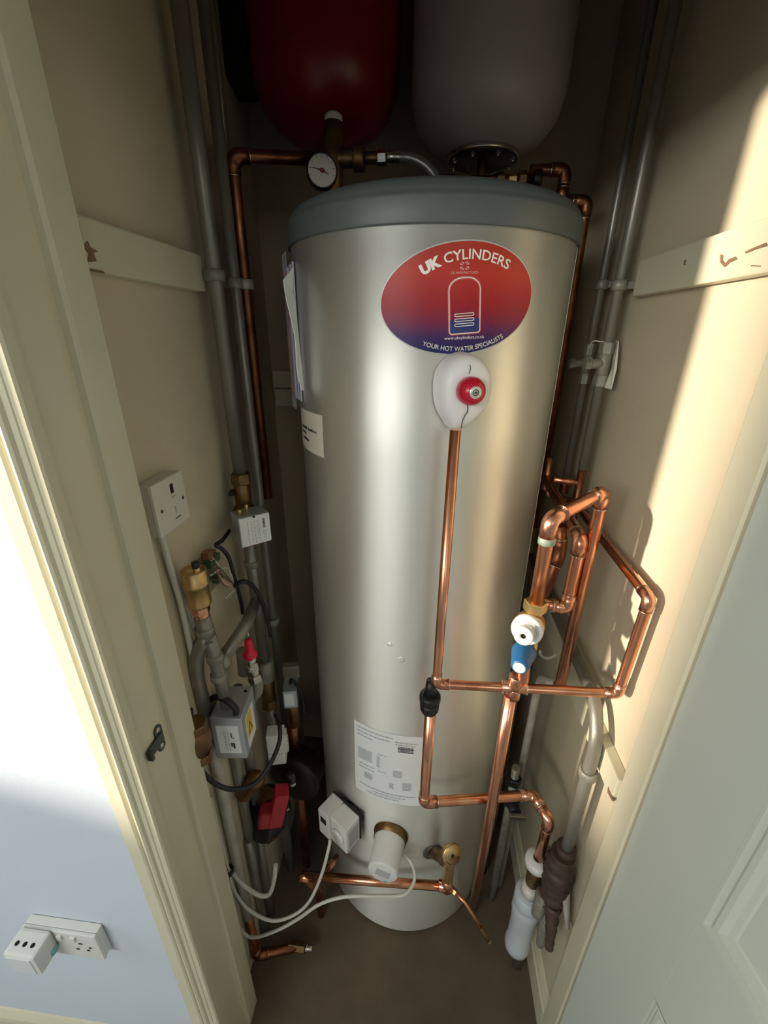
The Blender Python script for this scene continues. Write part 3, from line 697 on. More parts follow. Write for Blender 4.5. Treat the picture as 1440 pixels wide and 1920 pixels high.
# ================================================================== RIGHT WALL PIPES
def clip(x, y, z, r, wallx, parent, m=GALVF, ydir=0):
    b = MB(); b.ring((x, y, z - 0.009), (x, y, z + 0.009), r + 0.005, r - 0.001, 24)
    sx = 1 if wallx > x else -1
    b.box((min(x + sx * (r + 0.002), wallx), y - 0.006, z - 0.006), (max(x + sx * (r + 0.002), wallx), y + 0.006, z + 0.006), 0.001)
    return b.build('pipe_clip', m, parent)
def vpipe(name, label, x, y, z0, z1, r, m=GALV, clipz=(), wallx=None):
    t = thing(name, label, 'pipe', (x, y, z0))
    MB().tube([(x, y, z0), (x, y, (z0 + z1) / 2), (x, y, z1)], r, 20).build('pipe', m, t)
    for cz in clipz: clip(x, y, cz, r, wallx, t)
    return t
pr1 = vpipe('painted_pipe', 'grey painted pipe down the right wall, farther of the pair, on a clip', 0.352, 1.05, 1.36, 2.6, 0.0082, GALV, (1.795, 2.33), XR)
pr2 = vpipe('painted_pipe', 'grey painted pipe down the right wall, nearer of the pair, with copper tail', 0.352, 0.953, 1.42, 2.6, 0.0100, GALV, (1.785, 2.38), XR)
for (x, y, u, v, rr, par) in ((0.352, 1.05, 1100, 676, 0.0115, pr1), (0.352, 0.953, 1127, 676, 0.0140, pr2)):
    z = P(u, v, y=y).z
    MB().cyl((x, y, z + 0.035), (x, y, z + 0.012), rr, hexa=True).build('compression_nut', GALVF, par); MB().cyl((x, y, z - 0.028), (x, y, z - 0.05), rr, hexa=True).build('compression_nut', GALVF, par)
    b = MB(); b.cyl((x, y, z + 0.014), (x, y, z - 0.03), rr * 0.85); b.cyl((x, y, z - 0.006), (x - 0.034, y - 0.01, z - 0.006), rr * 0.7); b.cyl((x - 0.03, y - 0.01, z - 0.006), (x - 0.042, y - 0.012, z - 0.006), rr * 0.95, hexa=True); b.build('valve_body', GALVF, par)
tagp = [P(1153, 635, x=0.372), P(1160, 640, x=0.372), P(1156, 690, x=0.372), P(1146, 730, x=0.366), P(1134, 727, x=0.36), P(1148, 690, x=0.37)]
tg_ = thing('valve_tag', 'curled pale tag hanging by the valves on the right wall pipes', 'tag', tuple(tagp[3])); mb = MB(); sheet(mb, tagp, 0.0008); mb.build('tag_card', CREAMPAPER, tg_)
z = P(1100, 640, y=0.953).z; mb = MB(); mb.tube(spline([P(1105, 655, y=0.97), P(1112, 640, y=0.95), P(1130, 641, y=0.945), P(1152, 641, x=0.372)], 8), 0.001, 6); mb.build('string', CREAMPAPER, tg_)
ct = thing('copper_tail', 'small copper tails and tee under the right wall pipes', 'pipe', (0.352, 0.953, 1.2))
b = MB(); z0 = P(1075, 905, y=0.953).z
run(ct, [(0.352, 0.953, 1.43), (0.352, 0.953, z0 - 0.1), (0.345, 0.84, z0 - 0.11)], 0.0088, COPSHADE, COPSHADE)
MB().cyl((0.352, 0.953, z0), (0.295, 0.96, z0 + 0.004), 0.0075).build('branch', COPPER, ct)
MB().cyl((0.352, 1.05, 1.365), (0.352, 1.05, 1.33), 0.0105).build('stub_end', COPSHADE, ct)
bk = thing('tall_copper_pipe', 'tall copper pipe close behind the right side of the cylinder', 'pipe', (0.315, 1.12, 1.3))
lt = P(1060, 378, y=1.12).z
run(bk, [V((0.315, 1.12, 1.2)), V((0.315, 1.12, lt)), V((0.262, 1.12, lt)), V((0.262, 1.12, lt + 0.055)), V((0.19, 1.12, lt + 0.055))], 0.0110, COPSHADE, COPSHADE)

# low horizontal grey pipe along the right wall bending down in front
gp = thing('grey_wall_pipe', 'grey painted pipe along the right wall bending down to brown wrapping', 'pipe', (0.352, 0.62, 0.5))
g1, g2, g3 = V((0.356, 1.25, 1.037)), V((0.356, 0.660, 1.037)), V((0.350, 0.612, 0.985))
run(gp, [g1, g2, g3, V((0.350, 0.610, 0.90)), V((0.350, 0.610, 0.575))], 0.0125, GALV, GALVF, elbows=False, rad=0.03)
clip(0.350, 0.610, P(1102, 1447, x=0.35).z, 0.0125, XR - 0.02, gp)
b = MB(); b.ring((0.350, 0.610, 0.665), (0.350, 0.610, 0.64), 0.021, 0.012); b.build('end_sleeve', WRAP, gp)
wr = thing('wrapped_joint', 'brown tape wrapped pipe joint against the right skirting', 'pipe joint', (0.345, 0.61, 0.4))
rnd = random.Random(5); pts = []; rads = []
for k in range(26):
    t = k / 25; pts.append(V((0.345 - 0.004 * t, 0.608 - 0.015 * t, 0.645 - 0.17 * t))); rads.append(0.022 + 0.009 * math.sin(PI * min(1, t * 1.1)) + rnd.uniform(-0.0025, 0.0025) + (0.003 if k % 4 == 0 else 0))
MB().tube(pts, 0.02, 22, rads=rads).build('tape', WRAP, wr)
pts = []; rads = []
for k in range(14):
    t = k / 13; pts.append(V((0.340, 0.580 - 0.03 * t, 0.50 - 0.11 * t))); rads.append(0.016 - 0.008 * t + rnd.uniform(-0.002, 0.002))
MB().tube(pts, 0.02, 16, rads=rads).build('tape_tail', WRAP, wr)
MB().cyl((0.322, 0.600, 0.50), (0.316, 0.592, 0.43), 0.016, 0.014, hexa=False).build('pipe_stub', GALVF, wr)
b = MB(); b.tube([(0.356, 0.615, 0.66), (0.338, 0.63, 0.60), (0.330, 0.62, 0.53)], 0.006, 8); b.build('pale_tape_flap', PALEPIPE, wr)
for k, (u0, v0, u1, v1, yy) in enumerate(((1010, 1640, 985, 1800, 0.66), (1030, 1690, 1010, 1775, 0.62), (1060, 1690, 1075, 1745, 0.58))):
    pass
MB().cyl(P(1034, 1682, y=0.60), P(1012, 1770, y=0.598), 0.013, 0.010).build('pipe_end', GALVF, wr)
MB().cyl(P(1060, 1672, y=0.585), P(1064, 1740, y=0.560), 0.010, 0.005).build('tape_end', PALEPIPE, wr)
lw = thing('painted_pipe', 'short grey painted pipe stub leaning behind the wrapped joint', 'pipe', (0.33, 0.67, 0.02))
MB().tube([(0.335, 0.66, 0.56), (0.338, 0.665, 0.30), (0.338, 0.665, 0.0)], 0.013, 16).build('pipe', GALV, lw)

# dim stop valves and pipes behind on the right, beside the cylinder foot
dv = thing('stop_valve', 'dark stop valve on thin pipe in the shadow behind the copper riser', 'valve', (0.30, 0.98, 0.3))
MB().tube([(0.30, 0.98, 0.0), (0.30, 0.98, 0.5), (0.30, 0.98, 1.08)], 0.008, 14).build('pipe', GALV, dv)
z = P(985, 1440, y=0.96).z
b = MB(); b.cyl((0.30, 0.98, z + 0.045), (0.30, 0.98, z + 0.02), 0.014, hexa=True); b.cyl((0.30, 0.98, z + 0.02), (0.30, 0.98, z - 0.03), 0.012); b.cyl((0.30, 0.98, z - 0.03), (0.30, 0.98, z - 0.05), 0.014, hexa=True); b.cyl((0.30, 0.98, z), (0.295, 0.94, z), 0.012, 0.015); b.build('valve_body', BRASSOLD, dv)
dv2 = thing('stop_valve', 'black stop valve with lever low behind the white waste valve', 'valve', (0.30, 0.82, 0.2))
MB().tube([(0.285, 0.82, 0.0), (0.285, 0.82, 0.35), (0.285, 0.82, 0.62)], 0.011, 14).build('pipe', GALVF, dv2)
b = MB(); b.sphere((0.285, 0.82, 0.50), 0.026, 1, 1, 1.3); b.cyl((0.285, 0.82, 0.50), (0.29, 0.775, 0.50), 0.016); b.cyl((0.285, 0.82, 0.56), (0.285, 0.82, 0.585), 0.02, hexa=True); b.build('valve_body', BLACKP, dv2)
MB().box((0.272, 0.760, 0.496), (0.315, 0.772, 0.510), 0.002).build('lever', CHROME, dv2)
fl_ = thing('floor_pipe', 'black lagged pipe standing at the floor behind the waste valve', 'pipe', (0.24, 0.86, 0.0))
MB().tube([(0.262, 0.90, 0.0), (0.262, 0.90, 0.4), (0.255, 0.93, 0.95)], 0.017, 14).build('lagging', BLACKP, fl_)
pcl = thing('pipe_bracket', 'pale open pipe bracket behind the copper loop', 'bracket', tuple(P(1030, 1225, y=0.9)))
pp = P(1028, 1222, y=0.80); b = MB(); b.tube([pp + V((0.018 * math.cos(R_(a)), 0.0, 0.018 * math.sin(R_(a)))) for a in range(175, 366, 15)], 0.0035, 8); b.build('bracket_ring', PALEPIPE, pcl)
pcl.location = pp; 
for o in pcl.children:
    o.location = V((0, 0, 0)); 
    for v in o.data.vertices: v.co += P(1030, 1225, y=0.9) - pp

# ================================================================== TOP: VESSELS AND FILLING GROUP
rd = thing('red_expansion_vessel', 'large red domed expansion vessel above the cylinder', 'expansion vessel', (-0.247, 1.175, 2.07))
MB().lathe([(0.0, 0.0), (0.03, 0.001), (0.07, 0.012), (0.11, 0.036), (0.138, 0.068), (0.152, 0.105), (0.157, 0.15), (0.158, 0.30), (0.160, 0.302), (0.160, 0.315), (0.158, 0.317), (0.156, 0.42), (0.14, 0.47), (0.09, 0.51), (0, 0.525)], Matrix.Translation((-0.247, 1.175, 2.07)), 72).build('shell', VESRED, rd)
MB().cyl((-0.247, 1.175, 2.075), (-0.247, 1.175, 2.03), 0.013, hexa=False).build('connector', BRASSOLD, rd)
MB().box((-0.472, 1.13, 2.19), (-0.400, 1.25, 2.5), 0.004).build('wall_bracket', BLACKP, rd)
wh = thing('white_expansion_vessel', 'large pale grey expansion vessel with bolted flange above the cylinder', 'expansion vessel', (0.094, 1.168, 2.05))
MB().lathe([(0.0, 0.0), (0.075, 0.0), (0.085, 0.006), (0.12, 0.020), (0.145, 0.048), (0.156, 0.09), (0.158, 0.13), (0.158, 0.46), (0.14, 0.50), (0.09, 0.53), (0, 0.54)], Matrix.Translation((0.094, 1.168, 2.055)), 72).build('shell', VESWH, wh)
fg = MB().lathe([(0, 0), (0.076, 0), (0.078, 0.002), (0.078, 0.007), (0.076, 0.009), (0, 0.009)], Matrix.Translation((0.094, 1.168, 2.045)), 56).build('flange', CHROME, wh)
for k in range(8):
    a = R_(22.5 + 45 * k); c = V((0.094 + 0.066 * math.cos(a), 1.168 + 0.066 * math.sin(a), 2.045))
    b = MB(); b.cyl(c, c - V((0, 0, 0.006)), 0.0055, hexa=True); b.cyl(c - V((0, 0, 0.005)), c - V((0, 0, 0.010)), 0.003, seg=10); b.build('bolt', CHROME, fg)
MB().cyl((0.094, 1.168, 2.0448), (0.094, 1.168, 2.0428), 0.074, seg=48).build('flange_face', BLACKP, wh)
MB().cyl((0.094, 1.16, 2.046), (0.094, 1.16, 1.99), 0.011).build('stem', BRASSOLD, wh)
MB().cyl((0.094, 1.15, 2.005), (0.094, 1.15, 1.975), 0.0145, hexa=True).build('stem_nut', BRASS, wh)
# control group in copper/brass along the top of the lid
cg = thing('inlet_manifold', 'dull copper and brass pipe group lying along the top behind the lid', 'pipe', (0.1, 1.1, 1.95))
zm = P(905, 340, y=1.12).z
run(cg, [V((-0.005, 1.03, zm - 0.06)), V((0.0, 1.10, zm - 0.003)), V((0.10, 1.12, zm - 0.003)), V((0.20, 1.12, zm + 0.004))], 0.0110, COPSHADE, COPFIT)
for x, rr, m_ in ((0.13, 0.014, BRASSOLD), (0.155, 0.011, BRASS), (0.175, 0.015, BRASSOLD), (0.205, 0.017, BLACKP)):
    MB().cyl((x - 0.008, 1.115, zm), (x + 0.008, 1.115, zm + 0.001), rr, hexa=(m_ is not BLACKP)).build('fitting_nut', m_, cg)
MB().cyl((0.094, 1.13, zm - 0.01), (0.094, 1.13, 1.98), 0.012).build('riser', BRASSOLD, cg)
# pressure gauge group
GY = 0.985
gz = P(604, 320, y=GY - 0.03); gx = gz.x
zb0 = 1.925
fg2 = thing('filling_valve', 'brass filling valve block on the copper crosspipe with pale top cap', 'valve', (gx + 0.012, GY, zb0))
hz = P(560, 300, y=GY).z
b = MB(); b.cyl((gx + 0.014, GY, zb0), (gx + 0.018, GY, hz + 0.055), 0.018); b.cyl((gx + 0.0, GY, hz), (gx + 0.07, GY, hz), 0.015); b.box((gx + 0.0, GY - 0.015, zb0), (gx + 0.038, GY + 0.015, zb0 + 0.025), 0.003); b.build('valve_body', BRASSOLD, fg2)
MB().lathe([(0.0145, 0), (0.0175, 0.006), (0.0165, 0.018), (0.010, 0.023), (0, 0.024)], Matrix.Translation((gx + 0.018, GY, hz + 0.045)), 28).build('top_cap', WHITEP, fg2)
b = MB(); b.cyl((gx + 0.055, GY, hz), (gx + 0.075, GY, hz), 0.021); b.cyl((gx + 0.075, GY, hz), (gx + 0.115, GY, hz), 0.010); b.build('side_port', BRASSOLD, fg2)
MB().cyl((gx + 0.100, GY, hz), (gx + 0.116, GY, hz), 0.0125, hexa=True).build('compression_nut', CHROME, fg2)
gg = thing('pressure_gauge', 'small round white dial pressure gauge in front of the brass valve', 'gauge', tuple(gz))
gn = (V((0.25, -1.0, 0.05))).normalized(); gc = V(gz) - gn * 0.012
MB().cyl(gc + V((0, 0.03, 0)), gc, 0.006).build('stem', BRASSOLD, gg)
MB().lathe([(0, -0.004), (0.027, -0.004), (0.0285, 0.0), (0.0285, 0.013), (0.0265, 0.015), (0.0255, 0.0125), (0, 0.0125)], frame(gc, gn), 40).build('case', BLACKP, gg)
Fg = frame(gc, gn, V((1, 0, 0)))
dl = MB().lathe([(0, 0.0130), (0.0255, 0.0130)], frame(gc, gn), 40).build('dial', mat('gauge_dial', (0.62, 0.60, 0.52), 0.5), gg)
# numerals-like ticks and needles
up_ = V((0, 0, 1)); rt = gn.cross(up_) * -1; rt = up_.cross(gn) * -1 if rt.x < 0 else rt
rt = V((1, 0.25, 0)).normalized()
mb = MB()
for k in range(11):
    a = R_(225 - 27 * k); d = rt * math.cos(a) + up_ * math.sin(a); q = rt * -math.sin(a) + up_ * math.cos(a)
    c = gc + gn * 0.0134
    mb.bm.faces.new([mb.bm.verts.new(c + d * r + q * s) for r, s in ((0.020, -0.0005), (0.0235, -0.0005), (0.0235, 0.0005), (0.020, 0.0005))])
flat(mb, 'dial_marks', INK, dl)
def needle(ang, l, wd, m, nm):
    mb = MB(); a = R_(ang); d = rt * math.cos(a) + up_ * math.sin(a); q = rt * -math.sin(a) + up_ * math.cos(a); c = gc + gn * 0.0142
    mb.bm.faces.new([mb.bm.verts.new(c + d * r + q * s) for r, s in ((-0.005, -wd), (l, -wd * 0.3), (l, wd * 0.3), (-0.005, wd))]); flat(mb, nm, m, dl)
needle(168, 0.019, 0.0016, INK, 'black_needle'); needle(-25, 0.013, 0.002, mat('needle_red', (0.30, 0.02, 0.01), 0.5), 'red_needle')
MB().lathe([(0.004, 0.0140), (0.003, 0.0165), (0, 0.017)], frame(gc, gn), 16).build('needle_hub', mat('needle_red', (0.3, 0.02, 0.01), 0.5), gg)
fh = thing('filling_hose', 'grey braided filling hose arching from the brass valve down behind the lid', 'hose', (gx + 0.11, GY, hz))
MB().cyl((gx + 0.118, GY, hz + 0.001), (gx + 0.142, GY, hz), 0.0095).build('hose_ferrule', CHROME, fh)
MB().tube(spline([(gx + 0.138, GY, hz), (gx + 0.165, GY - 0.002, hz - 0.003), (gx + 0.195, GY - 0.005, hz - 0.018), (gx + 0.215, GY - 0.01, hz - 0.045), (gx + 0.225, GY - 0.02, 1.906)], 8), 0.0085, 16).build('hose', HOSE, fh)

# ================================================================== LEFT WALL PIPES
XA, YA = -0.391, 0.832
pa = thing('painted_pipe', 'thick grey painted pipe down the left wall into the upper valve', 'pipe', (XA, YA, 1.4))
zA = P(456, 905, y=YA).z
MB().tube([(XA, YA, zA), (XA, YA, 2.0), (XA, YA, 2.6)], 0.0135, 20).build('pipe', GALV, pa); clip(XA, YA, 1.79, 0.0135, -0.43, pa)
b = MB(); b.cyl((XA, YA, 2.3), (XA, YA, 2.34), 0.017); b.build('socket_joint', GALVF, pa)
b = MB()
for u, v in ((409, 632), (431, 790)):
    p = P(u, v, y=YA - 0.01); b.box(p - V((0.0015, 0.001, 0.014)), p + V((0.0015, 0.001, 0.014)), 0.0006)
b.build('paint_drip', PALEPIPE, pa)
XB, YBp = -0.385, 0.905
pb_ = thing('painted_pipe', 'thin grey painted pipe on the left wall beside the tall copper pipe', 'pipe', (XB, YBp, 0.9))
zB = P(522, 1165, y=YBp).z
MB().tube([(XB, YBp, 0.55), (XB, YBp, 1.5), (XB, YBp, 2.6)], 0.0105, 18).build('pipe', GALV, pb_); clip(XB, YBp, 1.785, 0.0105, -0.43, pb_); clip(XB, YBp, zB, 0.0105, -0.43, pb_)
XC, YCp = -0.371, 0.922
pc_ = thing('left_copper_pipe', 'tall copper pipe on the left turning across to the gauge valve', 'pipe', (XC, YCp, 1.3))
ztc = P(434, 292, y=YCp).z
run(pc_, [V((XC, YCp, 1.33)), V((XC, YCp, ztc)), V((gx + 0.002, GY, hz))], 0.0110, COPSHADE, COPSHADE, rad=0.03)
clip(XC, YCp, 1.784, 0.0110, -0.43, pc_, PALEPIPE)
# wider lagged duct pipes high at the left edge
hp = thing('wide_flue_pipe', 'dim wide grey pipe in the top left corner of the cupboard', 'pipe', (-0.40, 1.05, 1.95))
MB().tube([(-0.425, 1.02, 1.9), (-0.425, 1.02, 2.2), (-0.425, 1.02, 2.6)], 0.012, 20).build('pipe', GALV, hp)

# fused spur on left wall
sp = thing('fused_spur', 'cream square fused connection plate on the left wall', 'fused spur', (-0.43, 0.597, 1.40))
y0, y1, z0, z1 = 0.555, 0.641, 1.400, 1.486
MB().box((-0.430, y0 + 0.001, z0 + 0.001), (-0.409, y1 - 0.001, z1 - 0.001), 0.002).build('back_box', CREAMP, sp)
fp = MB().box((-0.409, y0, z0), (-0.401, y1, z1), 0.0025).build('face_plate', CREAMP, sp)
def yz(mb, yc, zc, hy, hz_, x=-0.4006, th=0.0012): mb.box((x - 0.002, yc - hy, zc - hz_), (x + th - 0.0006, yc + hy, zc + hz_)); return mb
yz(MB(), 0.603, 1.4665, 0.0036, 0.0075).build('neon_window', HOLE, fp)
for yy in (0.568, 0.629):
    MB().cyl((-0.402, yy, 1.441), (-0.4004, yy, 1.441), 0.0030, seg=14).build('screw', mat('brass_screw', (0.12, 0.10, 0.07), 0.4, 0.8), fp)
yz(MB(), 0.603, 1.430, 0.0009, 0.006).build('key_slot', INKG, fp); yz(MB(), 0.605, 1.4525, 0.006, 0.0006).build('plate_groove', INKG, fp); yz(MB(), 0.606, 1.4155, 0.0075, 0.0008).build('print', mat('plate_print', (0.25, 0.22, 0.18), 0.5), fp)
fc_ = thing('spur_flex', 'pale flex hanging from the fused spur down the left wall', 'cable', (-0.42, 0.58, 0.9))
MB().tube(spline([(-0.419, 0.580, 1.402), (-0.420, 0.585, 1.34), (-0.419, 0.592, 1.25), (-0.420, 0.594, 1.12), (-0.421, 0.594, 0.95), (-0.421, 0.592, 0.80)], 8), 0.0055, 12).build('flex', GREYC, fc_)
fc2 = thing('spur_flex', 'second thinner pale flex just right of the spur flex', 'cable', (-0.42, 0.62, 0.9))
MB().tube(spline([(-0.423, 0.588, 1.36), (-0.419, 0.604, 1.24), (-0.420, 0.620, 1.14), (-0.421, 0.612, 1.0), (-0.421, 0.604, 0.86)], 8), 0.0040, 12).build('flex', GREYC, fc2)

# a motorised valve head: box in a local frame (w along x, h along z, depth along y)
def vbox(parent, name, O, yaw, wdt, hgt, dep, m, bev=0.003):
    M = Matrix.Translation(O) @ Matrix.Rotation(yaw, 4, 'Z')
    o = MB().box((-wdt / 2, 0, -hgt / 2), (wdt / 2, dep, hgt / 2), bev, M).build(name, m, parent); return M, o
# upper motorised valve (label faces the camera)
fl_l, fl_r = P(449, 1000, y=0.745), P(508, 988, y=0.790)
O1 = (fl_l + fl_r) / 2; yaw1 = math.atan2(fl_r.y - fl_l.y, fl_r.x - fl_l.x)
h1 = 0.066
mv = thing('upper_motorised_valve', 'upper motorised valve head with white label on the left pipe', 'motorised valve', (XA, YA, 1.2))
M1, hb = vbox(mv, 'actuator_box', O1, yaw1, 0.066, h1, 0.050, STEEL)
lb = MB().box((-0.0310, -0.0012, -0.0315), (0.0315, 0.0002, 0.0315), 0.0, M1).build('label', PAPER, hb)
mb = MB(); rnd = random.Random(9)
def lab_rect(mb, M, x0, z0, x1, z1, o=-0.0016): mb.bm.faces.new([mb.bm.verts.new(M @ V(p)) for p in ((x0, o, z0), (x1, o, z0), (x1, o, z1), (x0, o, z1))])
for x in (-0.016, -0.008, -0.002, 0.004, 0.0075, 0.016, 0.0195):
    z = 0.022 if x < 0.01 else -0.004
    while z > -0.022:
        l = rnd.uniform(0.002, 0.007); lab_rect(mb, M1, x, z - l, x + 0.0013, z); z -= l + rnd.uniform(0.0012, 0.003)
flat(mb, 'print', INKG, lb)
def rot_txt(M, x, z, o=-0.0017): return lambda a, h: M @ V((x + h, o, z - a))
text('SIEMENS', 0.0062, rot_txt(M1, 0.0165, 0.0125), INK, lb, 'lettering', bold=0.0002, width=0.0215)
lb2 = MB().box((-0.003, -0.0018, 0.0285), (0.0015, 0.0, 0.0325), 0.0, M1).build('latch_notch', HOLE, hb)
b = MB(); zt1 = O1.z + h1 / 2
b.cyl((XA, YA, zA - 0.002), (XA, YA, zA + 0.022), 0.021, hexa=True); b.cyl((XA, YA, zA), (XA, YA, O1.z), 0.017); b.sphere((XA, YA, O1.z + 0.01), 0.026)
b.build('brass_body', BRASSOLD, mv)
b = MB(); q = V((XA - 0.012, YA - 0.02, zt1 + 0.028)); b.box(q - V((0.008, 0.006, 0.004)), q + V((0.004, 0.012, 0.006)), 0.002); b.build('lever', BLACKP, mv)
b = MB(); b.cyl(M1 @ V((-0.022, 0.02, h1 / 2)), M1 @ V((-0.022, 0.02, h1 / 2 + 0.012)), 0.0045); b.cyl(M1 @ V((-0.004, 0.028, h1 / 2)), M1 @ V((-0.004, 0.028, h1 / 2 + 0.016)), 0.004); b.build('fixing_screw', BRASS, mv)
# pipe A continues below
pa2 = thing('painted_pipe', 'grey painted pipe continuing below the upper motorised valve', 'pipe', (XA, YA, 0.3))
zz1 = P(470, 1045, y=YA).z; zend = P(507, 1240, y=YA).z
MB().tube([(XA, YA, O1.z - 0.01), (XA, YA, 0.9), (XA, YA, zend)], 0.0135, 20).build('pipe', GALV, pa2)
b = MB(); b.cyl((XA, YA, P(470, 1062, y=YA).z), (XA, YA, P(470, 1050, y=YA).z), 0.0165); b.build('solder_bead', GALVF, pa2)
b = MB(); b.cyl((XA, YA, zend + 0.002), (XA, YA, zend - 0.062), 0.0215); b.build('socket_joint', GALVF, pa2)
b = MB(); b.cyl((XA, YA, zend - 0.060), (XA, YA, zend - 0.150), 0.0205, 0.017); b.cyl((XA, YA, zend - 0.13), (XA, YA, zend - 0.16), 0.021, hexa=True); b.build('brown_brass_union', BRASSOLD, pa2)
MB().tube([(XA, YA, zend - 0.15), (XA, YA, 0.3), (XA, YA, 0.0)], 0.0135, 18).build('lower_pipe', GALV, pa2)
# diagonal level branch
dg_ = thing('branch_pipe', 'grey painted branch pipe slanting forward across the left pipes', 'pipe', (XA, 0.7, 1.1))
MB().tube([(XA, YA, P(500, 1125, y=YA).z), P(462, 1170, y=0.715), P(415, 1240, y=0.632)], 0.0135, 18).build('pipe', GALV, dg_)
MB().sphere(P(418, 1240, y=0.632), 0.0165).build('bend_fitting', GALVF, dg_)

# automatic air vent
XV, YV = -0.392, 0.605
av = thing('air_vent', 'brass bottle air vent with small black cap near the left jamb', 'air vent', (XV, YV, 1.15))
zvt = P(362, 1068, y=YV).z; zvb = P(372, 1138, y=YV).z
Tv = Matrix.Translation((XV, YV, zvb)); Hh = zvt - zvb
MB().lathe([(0, 0), (0.012, 0), (0.0175, 0.004), (0.0205, 0.008), (0.0212, 0.012), (0.0212, Hh * 0.60), (0.0226, Hh * 0.61), (0.0226, Hh * 0.69), (0.0214, Hh * 0.70), (0.0216, Hh * 0.97), (0.0206, Hh), (0, Hh)], Tv, 40).build('bottle', BRASS, av)
MB().cyl((XV + 0.010, YV - 0.006, zvt - 0.002), (XV + 0.010, YV - 0.006, zvt + 0.010), 0.006).build('cap_stem', BRASS, av)
MB().cyl((XV + 0.010, YV - 0.006, zvt + 0.008), (XV + 0.010, YV - 0.006, zvt + 0.019), 0.0065).build('black_cap', BLACKP, av)
b = MB(); b.cyl((XV, YV, zvb + 0.002), (XV, YV, zvb - 0.012), 0.0165, hexa=True); b.cyl((XV, YV, zvb - 0.010), (XV, YV, zvb - 0.03), 0.013); b.build('hex_nut', COPFIT, av)
# pipes under the vent: crooked soldered pair
yv = thing('forked_pipe', 'grey painted forked pipe curving under the brass air vent', 'pipe', (XV, YV, 0.9))
zf = P(385, 1190, y=YV).z
b = MB(); b.tube([(XV, YV, zvb - 0.02), (XV + 0.002, YV, zf + 0.01), (XV + 0.004, YV, zf - 0.012)], 0.0145, 18); b.cyl((XV, YV, zf + 0.018), (XV, YV, zf + 0.004), 0.0175); b.build('upper_stub', GALV, yv)
MB().tube(fillet([(XV + 0.004, YV, zf), P(368, 1222, y=0.60), P(366, 1262, y=0.60), P(385, 1335, y=0.60)], 0.03), 0.0145, 20).build('left_leg', GALV, yv)
MB().tube([(XV + 0.006, YV, zf), P(402, 1228, y=0.61), P(410, 1262, y=0.61), P(428, 1330, y=0.61)], 0.0130, 20).build('right_leg', GALV, yv)
for p1, p2 in ((P(402, 1226, y=0.61), P(404, 1238, y=0.61)), (P(409, 1262, y=0.61), P(411, 1272, y=0.61))): MB().cyl(p1, p2, 0.0160).build('solder_collar', GALVF, yv)

# junction of wires on wall plate
jw = thing('wiring_junction', 'open wall junction with green and brown wires above the air vent', 'junction box', tuple(P(400, 1060, x=-0.425)))
def PL(u, v, x=-0.405): return P(u, v, x=x)
MB().box((-0.430, 0.640, 1.215), (-0.414, 0.730, 1.290), 0.003).build('wall_box', mat('old_box', (0.30, 0.26, 0.20), 0.6, noise=0.4, nscale=30), jw)
for k, (u, v) in enumerate(((402, 1045), (394, 1057), (408, 1085), (388, 1040))):
    p = PL(u, v, -0.400); MB().box(p - V((0.008, 0.009, 0.007)), p + V((0.008, 0.009, 0.007)), 0.002).build('terminal_block', GREENW if k != 3 else BROWNW, jw)
rw = random.Random(2)
for k in range(8):
    a = PL(395 + rw.uniform(-8, 12), 1040 + rw.uniform(-10, 40), -0.396); m2 = PL(418 + rw.uniform(-8, 8), 1060 + rw.uniform(0, 35), -0.392); c = PL(442 + rw.uniform(-3, 3), 1100 + rw.uniform(-4, 6), -0.392)
    MB().tube(spline([a, m2, c], 8), 0.0015, 8).build('wire', [GREENW, BROWNW, mat('pink_wire', (0.6, 0.42, 0.34), 0.4), GREYC][k % 4], jw)
MB().tube(spline([PL(445, 1085, -0.39), PL(440, 1104, -0.39), PL(430, 1115, -0.39), PL(422, 1122, -0.39)], 6), 0.0015, 8).build('white_wire', GREYC, jw)
bl = thing('black_cable', 'black cable curving from the wall junction past the upper valve', 'cable', tuple(P(445, 1100, x=-0.4)))
MB().tube(spline([PL(430, 995, -0.415), PL(418, 1012, -0.405), PL(405, 1022, -0.40), PL(417, 1030, -0.395), PL(430, 1048, -0.39), PL(440, 1085, -0.39), PL(444, 1098, -0.39), PL(452, 1130, -0.395), PL(455, 1150, -0.40)], 8), 0.0042, 12).build('cable', BLACKC, bl)
bl2 = thing('black_cable', 'black cable arching over from the junction to the lower brass union', 'cable', tuple(P(480, 1110, x=-0.37)))
MB().tube(spline([PL(440, 1100, -0.39), P(455, 1090, y=0.74), P(475, 1100, y=0.76), P(492, 1130, y=0.77), P(502, 1165, y=0.78), P(507, 1192, y=0.80)], 8), 0.0047, 12).build('cable', BLACKC, bl2)

# red capped bleed valve
rc = P(469, 1228, y=0.70); rcv = thing('red_cap_valve', 'red capped bleed valve with chrome nuts in the left pipe cluster', 'valve', tuple(rc - V((0, 0, 0.08))))
Tc = Matrix.Translation(rc)
MB().lathe([(0, 0.042), (0.007, 0.041), (0.0085, 0.037), (0.0092, 0.016), (0.0100, 0.012), (0.0155, 0.006), (0.0155, -0.002), (0.011, -0.008), (0.0, -0.008)], Tc, 24).build('red_cap', REDC, rcv)
b = MB(); b.cyl(rc - V((0, 0, 0.006)), rc - V((0, 0, 0.03)), 0.0115); b.cyl(rc - V((0, 0, 0.020)), rc - V((-0.002, 0, 0.040)), 0.0165, hexa=True); b.cyl(rc - V((-0.002, 0, 0.038)), rc - V((-0.004, 0, 0.058)), 0.012); b.cyl(rc - V((-0.004, 0, 0.054)), rc - V((-0.005, 0, 0.070)), 0.0165, hexa=True)
b.cyl(rc + V((0.0, 0, -0.03)), rc + V((0.004, -0.019, -0.03)), 0.009); b.build('chrome_nut', CHROME, rcv)
